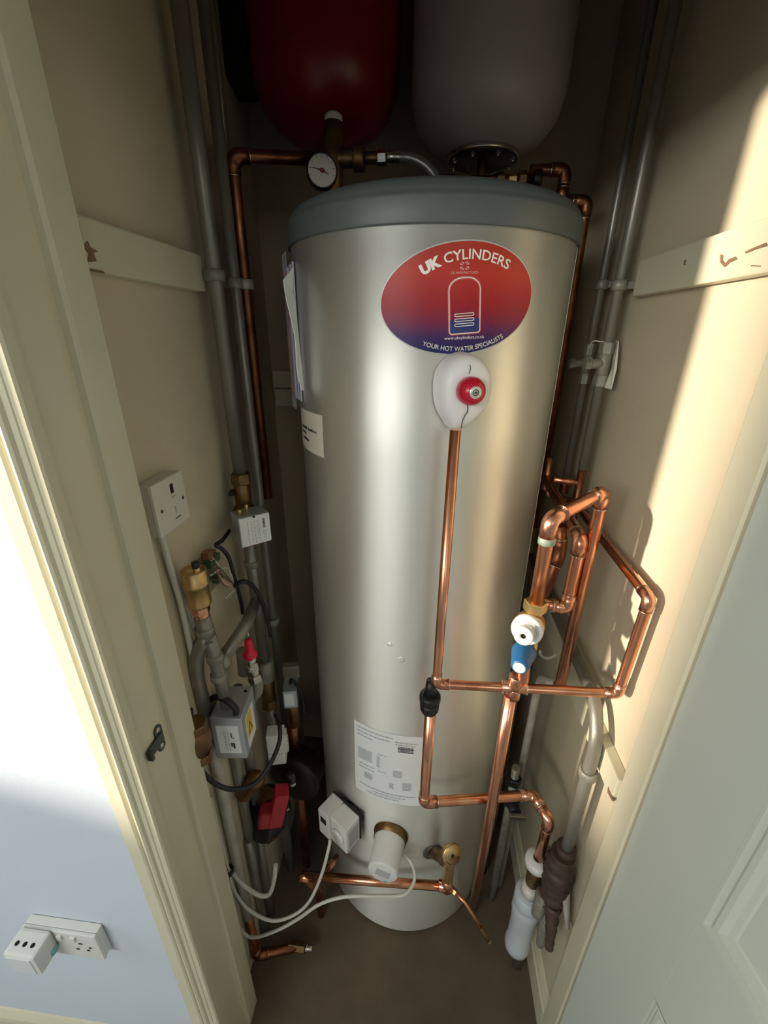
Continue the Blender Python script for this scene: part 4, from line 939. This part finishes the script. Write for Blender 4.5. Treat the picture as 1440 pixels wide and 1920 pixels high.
MB().tube(fillet([rc - V((-0.005, 0, 0.066)), rc - V((-0.007, 0, 0.10)), rc - V((0.02, 0.0, 0.14))], 0.03), 0.014, 16).build('painted_bend', GALVF, rcv)
b = MB(); b.cyl(rc + V((-0.028, 0.02, -0.012)), rc + V((-0.028, 0.02, -0.072)), 0.013, 0.016); b.sphere(rc + V((-0.028, 0.02, -0.012)), 0.014, 1, 1, 0.8); b.build('side_body', GALVF, rcv)
mb = MB(); mb.tube([P(463, 1180, y=0.70), P(466, 1192, y=0.70)], 0.0012, 6); mb.build('bleed_tip', PAPER, rcv)

# lower motorised valve, big box
c0 = P(393, 1352, y=0.575); c1 = P(452, 1356, y=0.585); c3 = P(466, 1424, y=0.585)
O2 = V(((c0.x + c1.x) / 2, 0.58, (c0.z + c3.z) / 2 + 0.004)); yaw2 = R_(6)
mv2 = thing('lower_motorised_valve', 'lower motorised valve head, zinc box with white and yellow labels by the left jamb', 'motorised valve', tuple(O2 - V((0, 0, 0.06))))
h2 = c0.z - c3.z; w2 = c1.x - c0.x + 0.004
M2, hb2 = vbox(mv2, 'actuator_box', O2, yaw2, w2, h2, 0.085, STEEL, 0.003)
lb = MB().box((-w2 * 0.34, -0.0012, -h2 * 0.34), (w2 * 0.36, 0.0002, h2 * 0.33), 0.0, M2).build('label', PAPER, hb2)
mb = MB()
for x in (-0.008, -0.005, 0.0):
    z = 0.024
    while z > -0.024:
        l = rnd.uniform(0.002, 0.007); lab_rect(mb, M2, x, z - l, x + 0.0016, z); z -= l + rnd.uniform(0.0015, 0.003)
flat(mb, 'print', INKG, lb)
mb = MB()
for x0, z0_, x1, z1_ in ((0.006, 0.006, 0.0085, 0.020), (0.0085, 0.004, 0.0125, 0.0062), (0.004, -0.020, 0.007, -0.008), (0.008, -0.024, 0.012, -0.010), (0.004, -0.012, 0.0125, -0.0095)): lab_rect(mb, M2, x0, z0_, x1, z1_)
flat(mb, 'dark_print', INK, lb)
MR = M2 @ Matrix.Translation((w2 / 2, 0, 0))
yl = MB().box((-0.0002, 0.018, -h2 * 0.42), (0.0012, 0.066, h2 * 0.30), 0.0, MR).build('side_label', PAPER, hb2)
MB().box((0.0004, 0.020, -h2 * 0.20), (0.0018, 0.050, h2 * 0.28), 0.0, MR).build('yellow_warning', YELLOW, hb2)
mb = MB(); tri = [(0.024, -0.016), (0.046, -0.016), (0.035, 0.014)]; ti = [(0.028, -0.0135), (0.042, -0.0135), (0.035, 0.0075)]
for k in range(3):
    a, c = tri[k], tri[(k + 1) % 3]; a2_, c2_ = ti[k], ti[(k + 1) % 3]
    mb.bm.faces.new([mb.bm.verts.new(MR @ V((0.0021, p[0], p[1]))) for p in (a, c, c2_, a2_)])
flat(mb, 'warning_triangle', INK, hb2)
b = MB(); bc_ = PW(372, 1388, 0.60, -0.398); b.sphere(bc_, 0.028, 0.8, 1, 1.4); b.cyl(bc_ + V((0, 0, 0.045)), bc_ + V((0, 0, 0.025)), 0.022, hexa=True); b.cyl(bc_ - V((0, 0, 0.03)), bc_ - V((0, 0, 0.05)), 0.022, hexa=True); b.build('brass_body', BRASSOLD, mv2)
b = MB()
for dx, dy in ((-0.012, 0.03), (0.02, 0.07)): b.cyl(M2 @ V((dx, dy, h2 / 2 - 0.001)), M2 @ V((dx, dy, h2 / 2 + 0.0015)), 0.0035, seg=10)
b.build('vent_hole', HOLE, hb2)
vc = thing('valve_cable', 'thick black cable looping out of the lower motorised valve', 'cable', tuple(O2 + V((0, 0.02, h2 / 2))))
MB().tube(spline([M2 @ V((0.018, 0.012, h2 / 2 - 0.002)), M2 @ V((0.018, 0.014, h2 / 2 + 0.013)), M2 @ V((0.0, 0.02, h2 / 2 + 0.028)), M2 @ V((-0.024, 0.03, h2 / 2 + 0.026)), M2 @ V((-0.045, 0.04, h2 / 2 + 0.005))], 8), 0.0062, 14).build('cable', BLACKC, vc)
lc = thing('looped_cable', 'long black cable hanging in a loop below the lower motorised valve', 'cable', tuple(PW(440, 1478, 0.56)))
MB().tube(spline([PW(357, 1330, 0.585), PW(362, 1390, 0.575), PW(375, 1440, 0.565), PW(405, 1470, 0.56), PW(440, 1480, 0.57), PW(480, 1467, 0.60), PW(508, 1430, 0.63), PW(524, 1390, 0.67), PW(524, 1360, 0.70), PW(516, 1340, 0.74)], 8), 0.0050, 12).build('cable', BLACKC, lc)

# far small motorised valve and its cable
O3 = P(544, 1313, y=0.80)
mv3 = thing('far_motorised_valve', 'small grey valve head with pale label deep beside the cylinder', 'motorised valve', tuple(O3 - V((0, 0, 0.04))))
M3, hb3 = vbox(mv3, 'actuator_box', O3 + V((0.0, 0, 0.0)), R_(12), 0.036, 0.058, 0.06, STEEL)
MB().box((-0.014, -0.001, -0.020), (0.010, 0.0003, 0.022), 0.0, M3).build('label', PAPER, hb3)
MB().box((-0.022, 0.055, 0.02), (0.022, 0.075, 0.060), 0.003, M3).build('back_plate', mat('taupe_plastic', (0.22, 0.18, 0.14), 0.5), mv3)
MB().tube(spline([M3 @ V((0, 0.03, 0.028)), M3 @ V((0.006, 0.025, 0.045)), M3 @ V((0.022, 0.02, 0.02)), M3 @ V((0.028, 0.03, -0.03)), M3 @ V((0.028, 0.03, -0.08))], 8), 0.0045, 10).build('cable_tail', BLACKC, mv3)
b = MB(); b.cyl(M3 @ V((0, 0.03, -0.028)), M3 @ V((0, 0.03, -0.12)), 0.018); b.build('brass_body', BRASSOLD, mv3)
# white junction box
O4 = P(517, 1405, y=0.73)
jb = thing('wiring_box', 'white plastic wiring box with slotted side beside the lower valve', 'junction box', tuple(O4 - V((0, 0, 0.05))))
M4, hb4 = vbox(jb, 'box', O4 - V((0, 0, 0.006)), R_(12), 0.044, 0.104, 0.035, WHITEP, 0.004)
MB().box((0.020, 0.006, -0.018), (0.027, 0.03, 0.044), 0.002, M4).build('side_flange', WHITEP, jb)
for k in range(4): MB().box((0.024, 0.004, -0.012 + 0.014 * k), (0.031, 0.016, -0.004 + 0.014 * k), 0.001, M4).build('slot_tooth', WHITEP, jb)
MB().box((-0.0205, -0.001, -0.012), (0.0205, 0.0005, -0.0105), 0.0, M4).build('lid_joint', INKG, jb)

# circulation pump (red and black)
pmc = P(505, 1535, y=0.70)
pm = thing('circulation_pump', 'red and black circulation pump low in the left pipe cluster', 'pump', tuple(pmc - V((0, 0, 0.08))))
pax = V((-0.42, -0.88, 0.25)).normalized()
MB().lathe([(0, -0.05), (0.052, -0.05), (0.060, -0.04), (0.060, 0.0), (0.054, 0.006), (0.054, 0.030), (0.049, 0.034), (0.0, 0.036)], frame(pmc + V((-0.012, 0.0, 0.012)), pax), 36).build('motor', BLACKP, pm)
Mp = Matrix.Translation(P(522, 1520, y=0.66)) @ Matrix.Rotation(R_(20), 4, 'Z') @ Matrix.Rotation(R_(14), 4, 'Y')
MB().box((-0.017, -0.006, -0.060), (0.019, 0.036, 0.052), 0.006, Mp).build('red_terminal_box', PUMPRED, pm)
MB().box((-0.042, -0.004, -0.064), (-0.012, 0.034, -0.010), 0.006, Mp).build('red_foot', PUMPRED, pm)
MB().cyl(Mp @ V((0.022, 0.0, 0.004)), Mp @ V((0.024, -0.004, 0.004)), 0.004, seg=12).build('bleed_screw', CHROME, pm)
for sg in (1, -1): MB().cyl(pmc + V((-0.012, 0.01, 0.085 * sg)), pmc + V((-0.012, 0.01, 0.055 * sg)), 0.028, hexa=True).build('union_nut', BRASSOLD, pm)
pv = P(545, 1450, y=0.72); b = MB(); 
wk = thing('isolating_knob', 'small black knob with pale tip above the red pump', 'valve', tuple(pv)); MB().cyl(pv, pv + V((0.004, -0.004, -0.026)), 0.010).build('knob', BLACKP, wk); MB().cyl(pv + V((0.004, -0.004, -0.026)), pv + V((0.006, -0.008, -0.034)), 0.0075).build('knob_tip', PALEPIPE, wk)
# dark drum behind
dc = P(572, 1432, y=0.86)
dd = thing('dark_drum', 'dim dark maroon round pump casing between the left pipes and cylinder', 'pump', tuple(V((dc.x - 0.012, dc.y, dc.z - 0.1))))
MB().lathe([(0, 0), (0.062, 0), (0.078, 0.008), (0.078, 0.02), (0.070, 0.028), (0.070, 0.07), (0, 0.07)], frame(V((dc.x - 0.022, 0.80, dc.z)), V((0.25, 1, -0.05))), 44).build('casing', MAROON, dd)
MB().tube([(dc.x - 0.022, 0.85, dc.z + 0.04), (dc.x - 0.022, 0.85, dc.z + 0.2)], 0.016, 14).build('riser', COPSHADE, dd); MB().tube([(dc.x - 0.022, 0.85, dc.z - 0.04), (dc.x - 0.022, 0.85, 0.0)], 0.014, 14).build('drop_pipe', COPSHADE, dd)

# lower vertical pipes on the left
for k, (u, v, y, z0, z1, r, m, nm, lab) in enumerate((
    (420, 1500, 0.60, 0.24, 0.90, 0.0125, PALEPIPE, 'painted_pipe', 'pale painted pipe running down just inside the left jamb'),
    (445, 1440, 0.68, 0.30, 0.93, 0.0125, GALV, 'painted_pipe', 'grey painted pipe directly under the lower motorised valve'),
    (470, 1440, 0.70, 0.46, 0.95, 0.0125, GALV, 'painted_pipe', 'grey painted pipe left of the white wiring box'),
    (478, 1640, 0.68, 0.0, 0.46, 0.0115, GALV, 'painted_pipe', 'grey painted pipe under the red pump'),
    (500, 1660, 0.74, 0.0, 0.42, 0.0125, GALV, 'painted_pipe', 'dim grey painted pipe behind the pump cable loop'))):
    p = PW(u, v, y, -0.4285 + r); vpipe(nm, lab, p.x, p.y, z0, z1, r, m)
bp_ = thing('pipe_union', 'big painted brass union nuts above the red pump', 'pipe joint', tuple(P(465, 1480, y=0.66)))
q = P(462, 1478, y=0.66); b = MB(); b.cyl(q + V((0.02, 0.01, 0.022)), q + V((-0.012, -0.004, -0.02)), 0.023, hexa=True); b.sphere(q + V((0.022, 0.01, 0.02)), 0.022); b.build('union_nut', BRASSOLD, bp_)
# copper at floor left
fcp = thing('floor_copper_pipe', 'copper pipe at the floor beside the left jamb with brass end', 'pipe', (-0.40, 0.62, 0.0))
l1 = V((-0.416, PW(420, 1500, 0.60, -0.416).y, 0.0)); l2 = P(560, 1775, z=0.035); l3 = P(610, 1778, z=0.035)
run(fcp, [V((l1.x, l1.y, 0.24)), V((l1.x, l1.y, 0.035)), V((l2.x, l2.y, 0.035))], 0.0120, COPSHADE, COPSHADE)
b = MB(); b.cyl(V((l2.x - 0.03, l2.y, 0.035)), V((l2.x + 0.02, l2.y, 0.035)), 0.0145, hexa=True); b.build('brass_coupling', BRASSOLD, fcp)
b = MB(); b.cyl(V((l2.x + 0.02, l2.y, 0.035)), V((l2.x + 0.04, l2.y, 0.033)), 0.009); b.cyl(V((l2.x + 0.022, l2.y, 0.035)), V((l2.x + 0.027, l2.y, 0.035)), 0.0125); b.build('end_cap', CHROME, fcp)
# return pipe in front of cylinder base with tee + drain cock
ty = 0.650
tr_, tl_ = P(838, 1662, y=ty), P(572, 1650, y=ty)
zt_ = (tr_.z + tl_.z) / 2
ret = thing('return_pipe', 'copper return pipe crossing low in front of the cylinder', 'pipe', (0.0, ty, 0.0))
run(ret, [V((tl_.x - 0.02, ty + 0.008, tl_.z)), V((tr_.x, ty, tr_.z))], 0.0112, COPPER, COPFIT)
b = MB(); b.cyl(V((tr_.x - 0.022, ty, tr_.z)), V((tr_.x + 0.014, ty, tr_.z)), 0.0138); b.cyl(V((tr_.x, ty, tr_.z - 0.012)), V((tr_.x, ty, tr_.z + 0.03)), 0.0138); b.build('tee_fitting', COPFIT, ret)
MB().tube([(tl_.x, ty + 0.008, tl_.z), (tl_.x + 0.012, 0.72, 0.12), (tl_.x + 0.012, 0.72, 0.0)], 0.0112, 16).build('drop_pipe', COPSHADE, ret)
MB().cyl((tl_.x - 0.014, ty + 0.008, tl_.z), (tl_.x + 0.012, ty + 0.007, tl_.z), 0.0135).build('elbow', COPFIT, ret)
tv = thing('copper_elbow_stub', 'small copper stub with nut above the return pipe left of the thermostat cable', 'pipe', tuple(P(612, 1620, y=0.70)))
p1, p2 = P(602, 1640, y=0.67), P(632, 1607, y=0.74); MB().tube([p1, p2], 0.0085, 14).build('pipe', COPSHADE, tv); MB().cyl(p1 * 0.6 + p2 * 0.4, p1 * 0.3 + p2 * 0.7, 0.0115, hexa=True).build('compression_nut', COPFIT, tv)
dcv = thing('drain_cock', 'brass drain fitting with round face on the lower right of the cylinder', 'valve', tuple(P(840, 1630, y=0.66)))
bs = CYL(812, 1597, 0.002); th = math.atan2(bs.x - CX, CYY - bs.y); nn = V((math.sin(th), -math.cos(th), 0))
MB().lathe([(0, 0.0), (0.026, 0.0), (0.028, 0.002), (0.0245, 0.003), (0, 0.003)], frame(bs, nn), 36).build('boss_plate', mat('boss_grey', (0.16, 0.15, 0.13), 0.5, 0.5), dcv)
f1 = P(833, 1607, y=0.672); f2 = P(848, 1603, y=0.640)
b = MB(); b.cyl(bs, f1, 0.016); b.sphere(f1, 0.020); b.cyl(f1, f2, 0.019); b.build('brass_body', BRASSOLD, dcv)
fr = frame(f2, V((0.35, -0.9, 0.45)))
MB().lathe([(0, -0.014), (0.020, -0.014), (0.0250, -0.006), (0.0255, 0.0), (0.0235, 0.003), (0, 0.003)], fr, 36).build('round_face', BRASS, dcv)
b = MB(); b.box((-0.004, -0.004, 0.002), (0.004, 0.004, 0.0036), 0.0, fr @ Matrix.Translation((0.0, 0.0, 0))); b.build('square_socket', HOLE, dcv)
b = MB(); b.cyl(f2 + V((-0.004, 0.0, -0.014)), V((tr_.x, ty, tr_.z + 0.025)), 0.0135, hexa=True); b.build('tail_nut', BRASS, dcv)
dt_ = thing('drain_tube', 'slim copper tube with brass tip running from the tee to the floor', 'tube', tuple(P(915, 1762, z=0.01)))
s0_ = V((tr_.x + 0.012, ty - 0.002, tr_.z - 0.004)); s1_ = P(872, 1692, y=0.625); s2_ = P(900, 1738, y=0.60); s3_ = P(916, 1763, y=0.59)
MB().tube([s0_, s1_, s2_], 0.0048, 12).build('tube', COPPER, dt_); b = MB(); b.cyl(s2_, s3_, 0.0062); b.build('ferrule', BRASSOLD, dt_); MB().cyl(s3_, s3_ + (s3_ - s2_).normalized() * 0.006, 0.0045, seg=10).build('brass_tip', BRASS, dt_); MB().cyl(s0_ - (s1_ - s0_).normalized() * 0.004, s0_ + (s1_ - s0_).normalized() * 0.014, 0.0085, hexa=True).build('nut', BRASS, dt_)

# ================================================================== THERMOSTAT AND IMMERSION HEATER
a0, a1 = CYL(625, 1483, 0.020), CYL(675, 1530, 0.020)
zt2 = 0.5395; a0.z = a1.z = zt2
d = (a1 - a0); wT = d.length; d.normalize(); nT = V((d.y, -d.x, 0))
if nT.y > 0: nT = -nT
MT = Matrix(((d.x, nT.x, 0, a0.x), (d.y, nT.y, 0, a0.y), (0, 0, 1, zt2), (0, 0, 0, 1)))    # local: along, out, up
ths = thing('thermostat', 'white box thermostat on the lower left front of the cylinder', 'thermostat', tuple(MT @ V((wT / 2, 0.03, -0.10))))
MB().cyl(MT @ V((wT * 0.62, -0.022, -0.045)), MT @ V((wT * 0.62, 0.002, -0.045)), 0.034).build('black_mount', BLACKP, ths)
MB().box((-0.001, -0.003, -0.098), (wT + 0.001, 0.001, 0.001), 0.0, MT).build('gasket', GASKET, ths)
hT = 0.095; pT = 0.052
b = MB(); b.box((0, 0.001, -hT), (wT * 0.42, pT + 0.006, 0.0), 0.004, MT); tb = b.build('cover', WHITEP, ths)
b = MB(); b.box((wT * 0.42, 0.001, -hT), (wT, pT, -0.002), 0.004, MT); b.build('dial_cover', WHITEP, ths)
MB().box((wT * 0.40, 0.010, -0.004), (wT * 0.44, pT + 0.0065, 0.0022), 0.001, MT).build('cover_rib', WHITEP, ths)
MB().lathe([(0, 0), (0.021, 0), (0.021, 0.005), (0.019, 0.007), (0, 0.007)], frame(MT @ V((wT * 0.70, pT, -0.048)), nT), 32).build('dial', WHITEP, ths)
mb = MB(); fm = frame(MT @ V((wT * 0.70, pT + 0.0074, -0.048)), nT, d)
for k in range(9):
    a = R_(200 - 27 * k); mb.bm.faces.new([mb.bm.verts.new(fm @ V((r * math.cos(a) - s * math.sin(a), r * math.sin(a) + s * math.cos(a), 0))) for r, s in ((0.013, -0.0006), (0.017, -0.0006), (0.017, 0.0006), (0.013, 0.0006))])
flat(mb, 'dial_marks', INKG, ths)
MB().box((0.010, pT + 0.004, -0.040), (0.030, pT + 0.0075, -0.020), 0.001, MT).build('cable_entry', BLACKP, ths)
sl = MB().box((wT - 0.0005, 0.010, -0.080), (wT + 0.0012, 0.044, -0.018), 0.0, MT).build('side_label', mat('grey_label', (0.42, 0.43, 0.44), 0.5), ths)
iz = 0.483; ith = R_(-7.0); inn = V((math.sin(ith - 0.02), -math.cos(ith - 0.02), 0)); ib = onc(ith, iz, 0.0)
im = thing('immersion_heater', 'white cylindrical immersion heater cap low on the cylinder front', 'immersion heater', tuple(ib - V((0, 0, 0.04))))
MB().lathe([(0, 0.0), (0.046, 0.0), (0.046, 0.004), (0.043, 0.006), (0.043, 0.018), (0, 0.018)], frame(ib, inn), 44).build('brass_boss', BRASSOLD, im)
MB().lathe([(0, 0.014), (0.0405, 0.014), (0.0405, 0.020), (0.0385, 0.024), (0.0385, 0.088), (0.036, 0.092), (0.033, 0.093), (0, 0.093)], frame(ib, inn), 48).build('cap', WHITEP, im)
fi = frame(ib, inn, V((1, 0, 0))); 
if (fi @ V((0, 1, 0)) - fi @ V((0, 0, 0))).z < 0: fi = frame(ib, inn, V((-1, 0, 0)))
mi = frame(ib, inn, V((math.cos(ith), math.sin(ith), 0)))
MB().box((-0.017, -0.012, 0.0932), (0.019, 0.012, 0.0940), 0.0, mi @ Matrix.Rotation(R_(-12), 4, 'Z')).build('cap_label', mat('grey_label', (0.42, 0.43, 0.44), 0.5), im)
cs = ib + inn * 0.093 + V((0.008, -0.001, -0.029)); MB().cyl(cs, cs + inn * 0.002, 0.004, seg=14).build('cap_screw', TEAL, im)

# white flexes
ic = thing('heater_flex', 'white flex from the immersion heater sweeping left to the jamb', 'cable', tuple(PW(700, 1678, 0.62)))
iside = ib + inn * 0.04 + V((0.036, 0.006, -0.012))
MB().tube(spline([iside, PW(772, 1620, 0.64), PW(777, 1650, 0.625), PW(758, 1677, 0.615), PW(715, 1680, 0.61), PW(650, 1681, 0.605), PW(600, 1695, 0.60), PW(560, 1722, 0.59), PW(520, 1744, 0.575), PW(480, 1757, 0.565), PW(460, 1752, 0.565), PW(445, 1730, 0.57), PW(432, 1690, 0.575), PW(424, 1650, 0.58), PW(424, 1632, 0.58)], 8), 0.0042, 12).build('flex', GREYC, ic)
tc_ = thing('thermostat_flex', 'white flex from the thermostat curving down to the cable tie', 'cable', tuple(PW(600, 1650, 0.62)))
MB().tube(spline([PW(619, 1574, 0.65), PW(616, 1592, 0.64), PW(603, 1640, 0.625), PW(580, 1690, 0.61), PW(550, 1716, 0.595), PW(510, 1726, 0.58), PW(470, 1708, 0.575), PW(445, 1680, 0.575), PW(432, 1650, 0.58), PW(428, 1630, 0.585)], 8), 0.0042, 12).build('flex', GREYC, tc_)
pcb = thing('pump_flex', 'white flex looping up under the red pump', 'cable', tuple(PW(500, 1680, 0.62)))
MB().tube(spline([PW(517, 1622, 0.62), PW(514, 1650, 0.615), PW(505, 1676, 0.605), PW(485, 1678, 0.595), PW(455, 1658, 0.585), PW(436, 1636, 0.585)], 8), 0.0055, 12).build('flex', GREYC, pcb)
ub = thing('flex_bundle', 'pale flexes running down the left wall into a black cable tie', 'cable', tuple(PW(415, 1560, 0.58)))
for k, dx in enumerate((0, 4, 7)):
    MB().tube(spline([PW(388 + dx, 1494, 0.60), PW(396 + dx, 1530, 0.595), PW(408 + dx, 1580, 0.59), PW(424 + dx * 0.6, 1632, 0.583)], 8), 0.0040, 10).build('flex', BLACKC if k == 0 else GREYC, ub)
ct_ = PW(429, 1633, 0.583); MB().ring(ct_ - V((0.002, 0.0, 0.006)), ct_ + V((0.0, 0.0, 0.006)), 0.0125, 0.009, 20).build('cable_tie', BLACKP, ub)
MB().tube([PW(387, 1486, 0.60), PW(389, 1498, 0.60)], 0.0045, 10).build('cable_clip', BLACKP, ub)

# ================================================================== ON THE JAMB AND ROOM WALL
kp = thing('strike_plate', 'small dark metal roller catch plate on the left jamb', 'catch plate', (-0.402, 0.437, 1.07))
xs = -0.4015
pv_ = [P(296, 1354, x=xs), P(306, 1400, x=xs)]
zc_s = (P(297, 1358, x=xs).z + P(300, 1408, x=xs).z) / 2; yc_s = P(298, 1382, x=xs).y; hs = 0.026
mb = MB(); poly = []
for k in range(24):
    a = 2 * PI * k / 24; poly.append((0.0085 * math.cos(a), math.copysign(hs - 0.0085, math.sin(a)) + 0.0085 * math.sin(a)))
mb.prism(poly, Matrix(((0, 0, 1, xs - 0.001), (1, 0, 0, yc_s), (0, 1, 0, zc_s), (0, 0, 0, 1))), 0.003); mb.build('plate', BRACKET, kp)
for s in (-1, 1): MB().lathe([(0, 0.0015), (0.003, 0.0015), (0.0045, 0)], frame(V((xs + 0.002, yc_s, zc_s + s * (hs - 0.009))), V((1, 0, 0))), 16).build('screw', CHROME, kp)
mb = MB(); mb.box((xs + 0.001, yc_s - 0.030, zc_s - 0.010), (xs + 0.004, yc_s + 0.004, zc_s + 0.010), 0.001, None); mb.box((xs + 0.001, yc_s - 0.034, zc_s - 0.009), (xs + 0.010, yc_s - 0.028, zc_s + 0.009), 0.001); mb.build('lip', BRACKET, kp)

so = thing('double_socket', 'white double wall socket above the skirting beside the door frame', 'socket', (-0.667, 0.40, 0.51))
sx0, sx1, sz0, sz1 = -0.746, -0.592, 0.530, 0.616
MB().box((sx0 + 0.001, 0.384, sz0 + 0.001), (sx1 - 0.001, 0.3995, sz1 - 0.001), 0.002).build('back_box', WHITEP, so)
fpl = MB().box((sx0, 0.3775, sz0), (sx1, 0.384, sz1), 0.002).build('face_plate', WHITEP, so)
for cx_ in (-0.630,):
    MB().box((cx_ - 0.004, 0.377, sz0 + 0.052), (cx_ + 0.004, 0.378, sz0 + 0.056)).build('earth_slot', HOLE, fpl)
    for s in (-1, 1): MB().box((cx_ + s * 0.011 - 0.0032, 0.377, sz0 + 0.030), (cx_ + s * 0.011 + 0.0032, 0.378, sz0 + 0.034)).build('pin_slot', HOLE, fpl)
for xx in (-0.640, -0.668 ): MB().box((xx - 0.005, 0.3735, sz0 + 0.064), (xx + 0.005, 0.378, sz0 + 0.078), 0.001).build('rocker_switch', WHITEP, fpl)
MB().cyl((-0.612, 0.378, sz0 + 0.043), (-0.612, 0.3765, sz0 + 0.043), 0.003, seg=12).build('screw', mat('brass_screw', (0.12, 0.10, 0.07), 0.4, 0.8), fpl)
# plug-in adaptor cube: top back edge on the socket, faces up and forward
ad = thing('plug_adaptor', 'white cube plug adaptor with three dark holes on top, plugged into the double socket', 'plug adaptor', (-0.72, 0.33, 0.52))
ax0, ax1, ay0, ay1, az0, az1 = -0.744, -0.680, 0.335, 0.3772, 0.560, 0.621
cb = MB().box((ax0, ay0, az0), (ax1, ay1, az1), 0.006).build('body', WHITEP, ad)
for k in range(3):
    xx = ax0 + 0.015 + 0.016 * k; MB().lathe([(0, 0.0), (0.0040, 0.0), (0.0040, 0.0005), (0, 0.0005)], Matrix.Translation((xx, (ay0 + ay1) / 2 - 0.003, az1 + 0.0001)), 20).build('indicator_hole', HOLE, cb)
b = MB(); b.box((ax0 + 0.006, ay0 - 0.0015, az0 + 0.006), (ax1 - 0.008, ay0 + 0.001, az1 - 0.006), 0.0008); b.build('front_panel', mat('panel_grey', (0.60, 0.64, 0.66), 0.4), ad)
MB().lathe([(0, 0.0), (0.009, 0.0), (0.009, 0.0008), (0, 0.0008)], frame(V((ax1, (ay0 + ay1) / 2 + 0.012, az0 + 0.012)), V((1, 0, 0))), 24).build('teal_sticker', TEAL, ad)

# groups of repeats
GR = {'painted_pipe': 'grey painted pipes on the cupboard walls', 'spur_flex': 'pale flexes under the fused spur', 'black_cable': 'black cables from the wall junction', 'stop_valve': 'dark stop valves behind the right pipework'}
for o in list(col.objects):
    if o.parent is None and o.name.split('.')[0] in GR: o['group'] = GR[o.name.split('.')[0]]
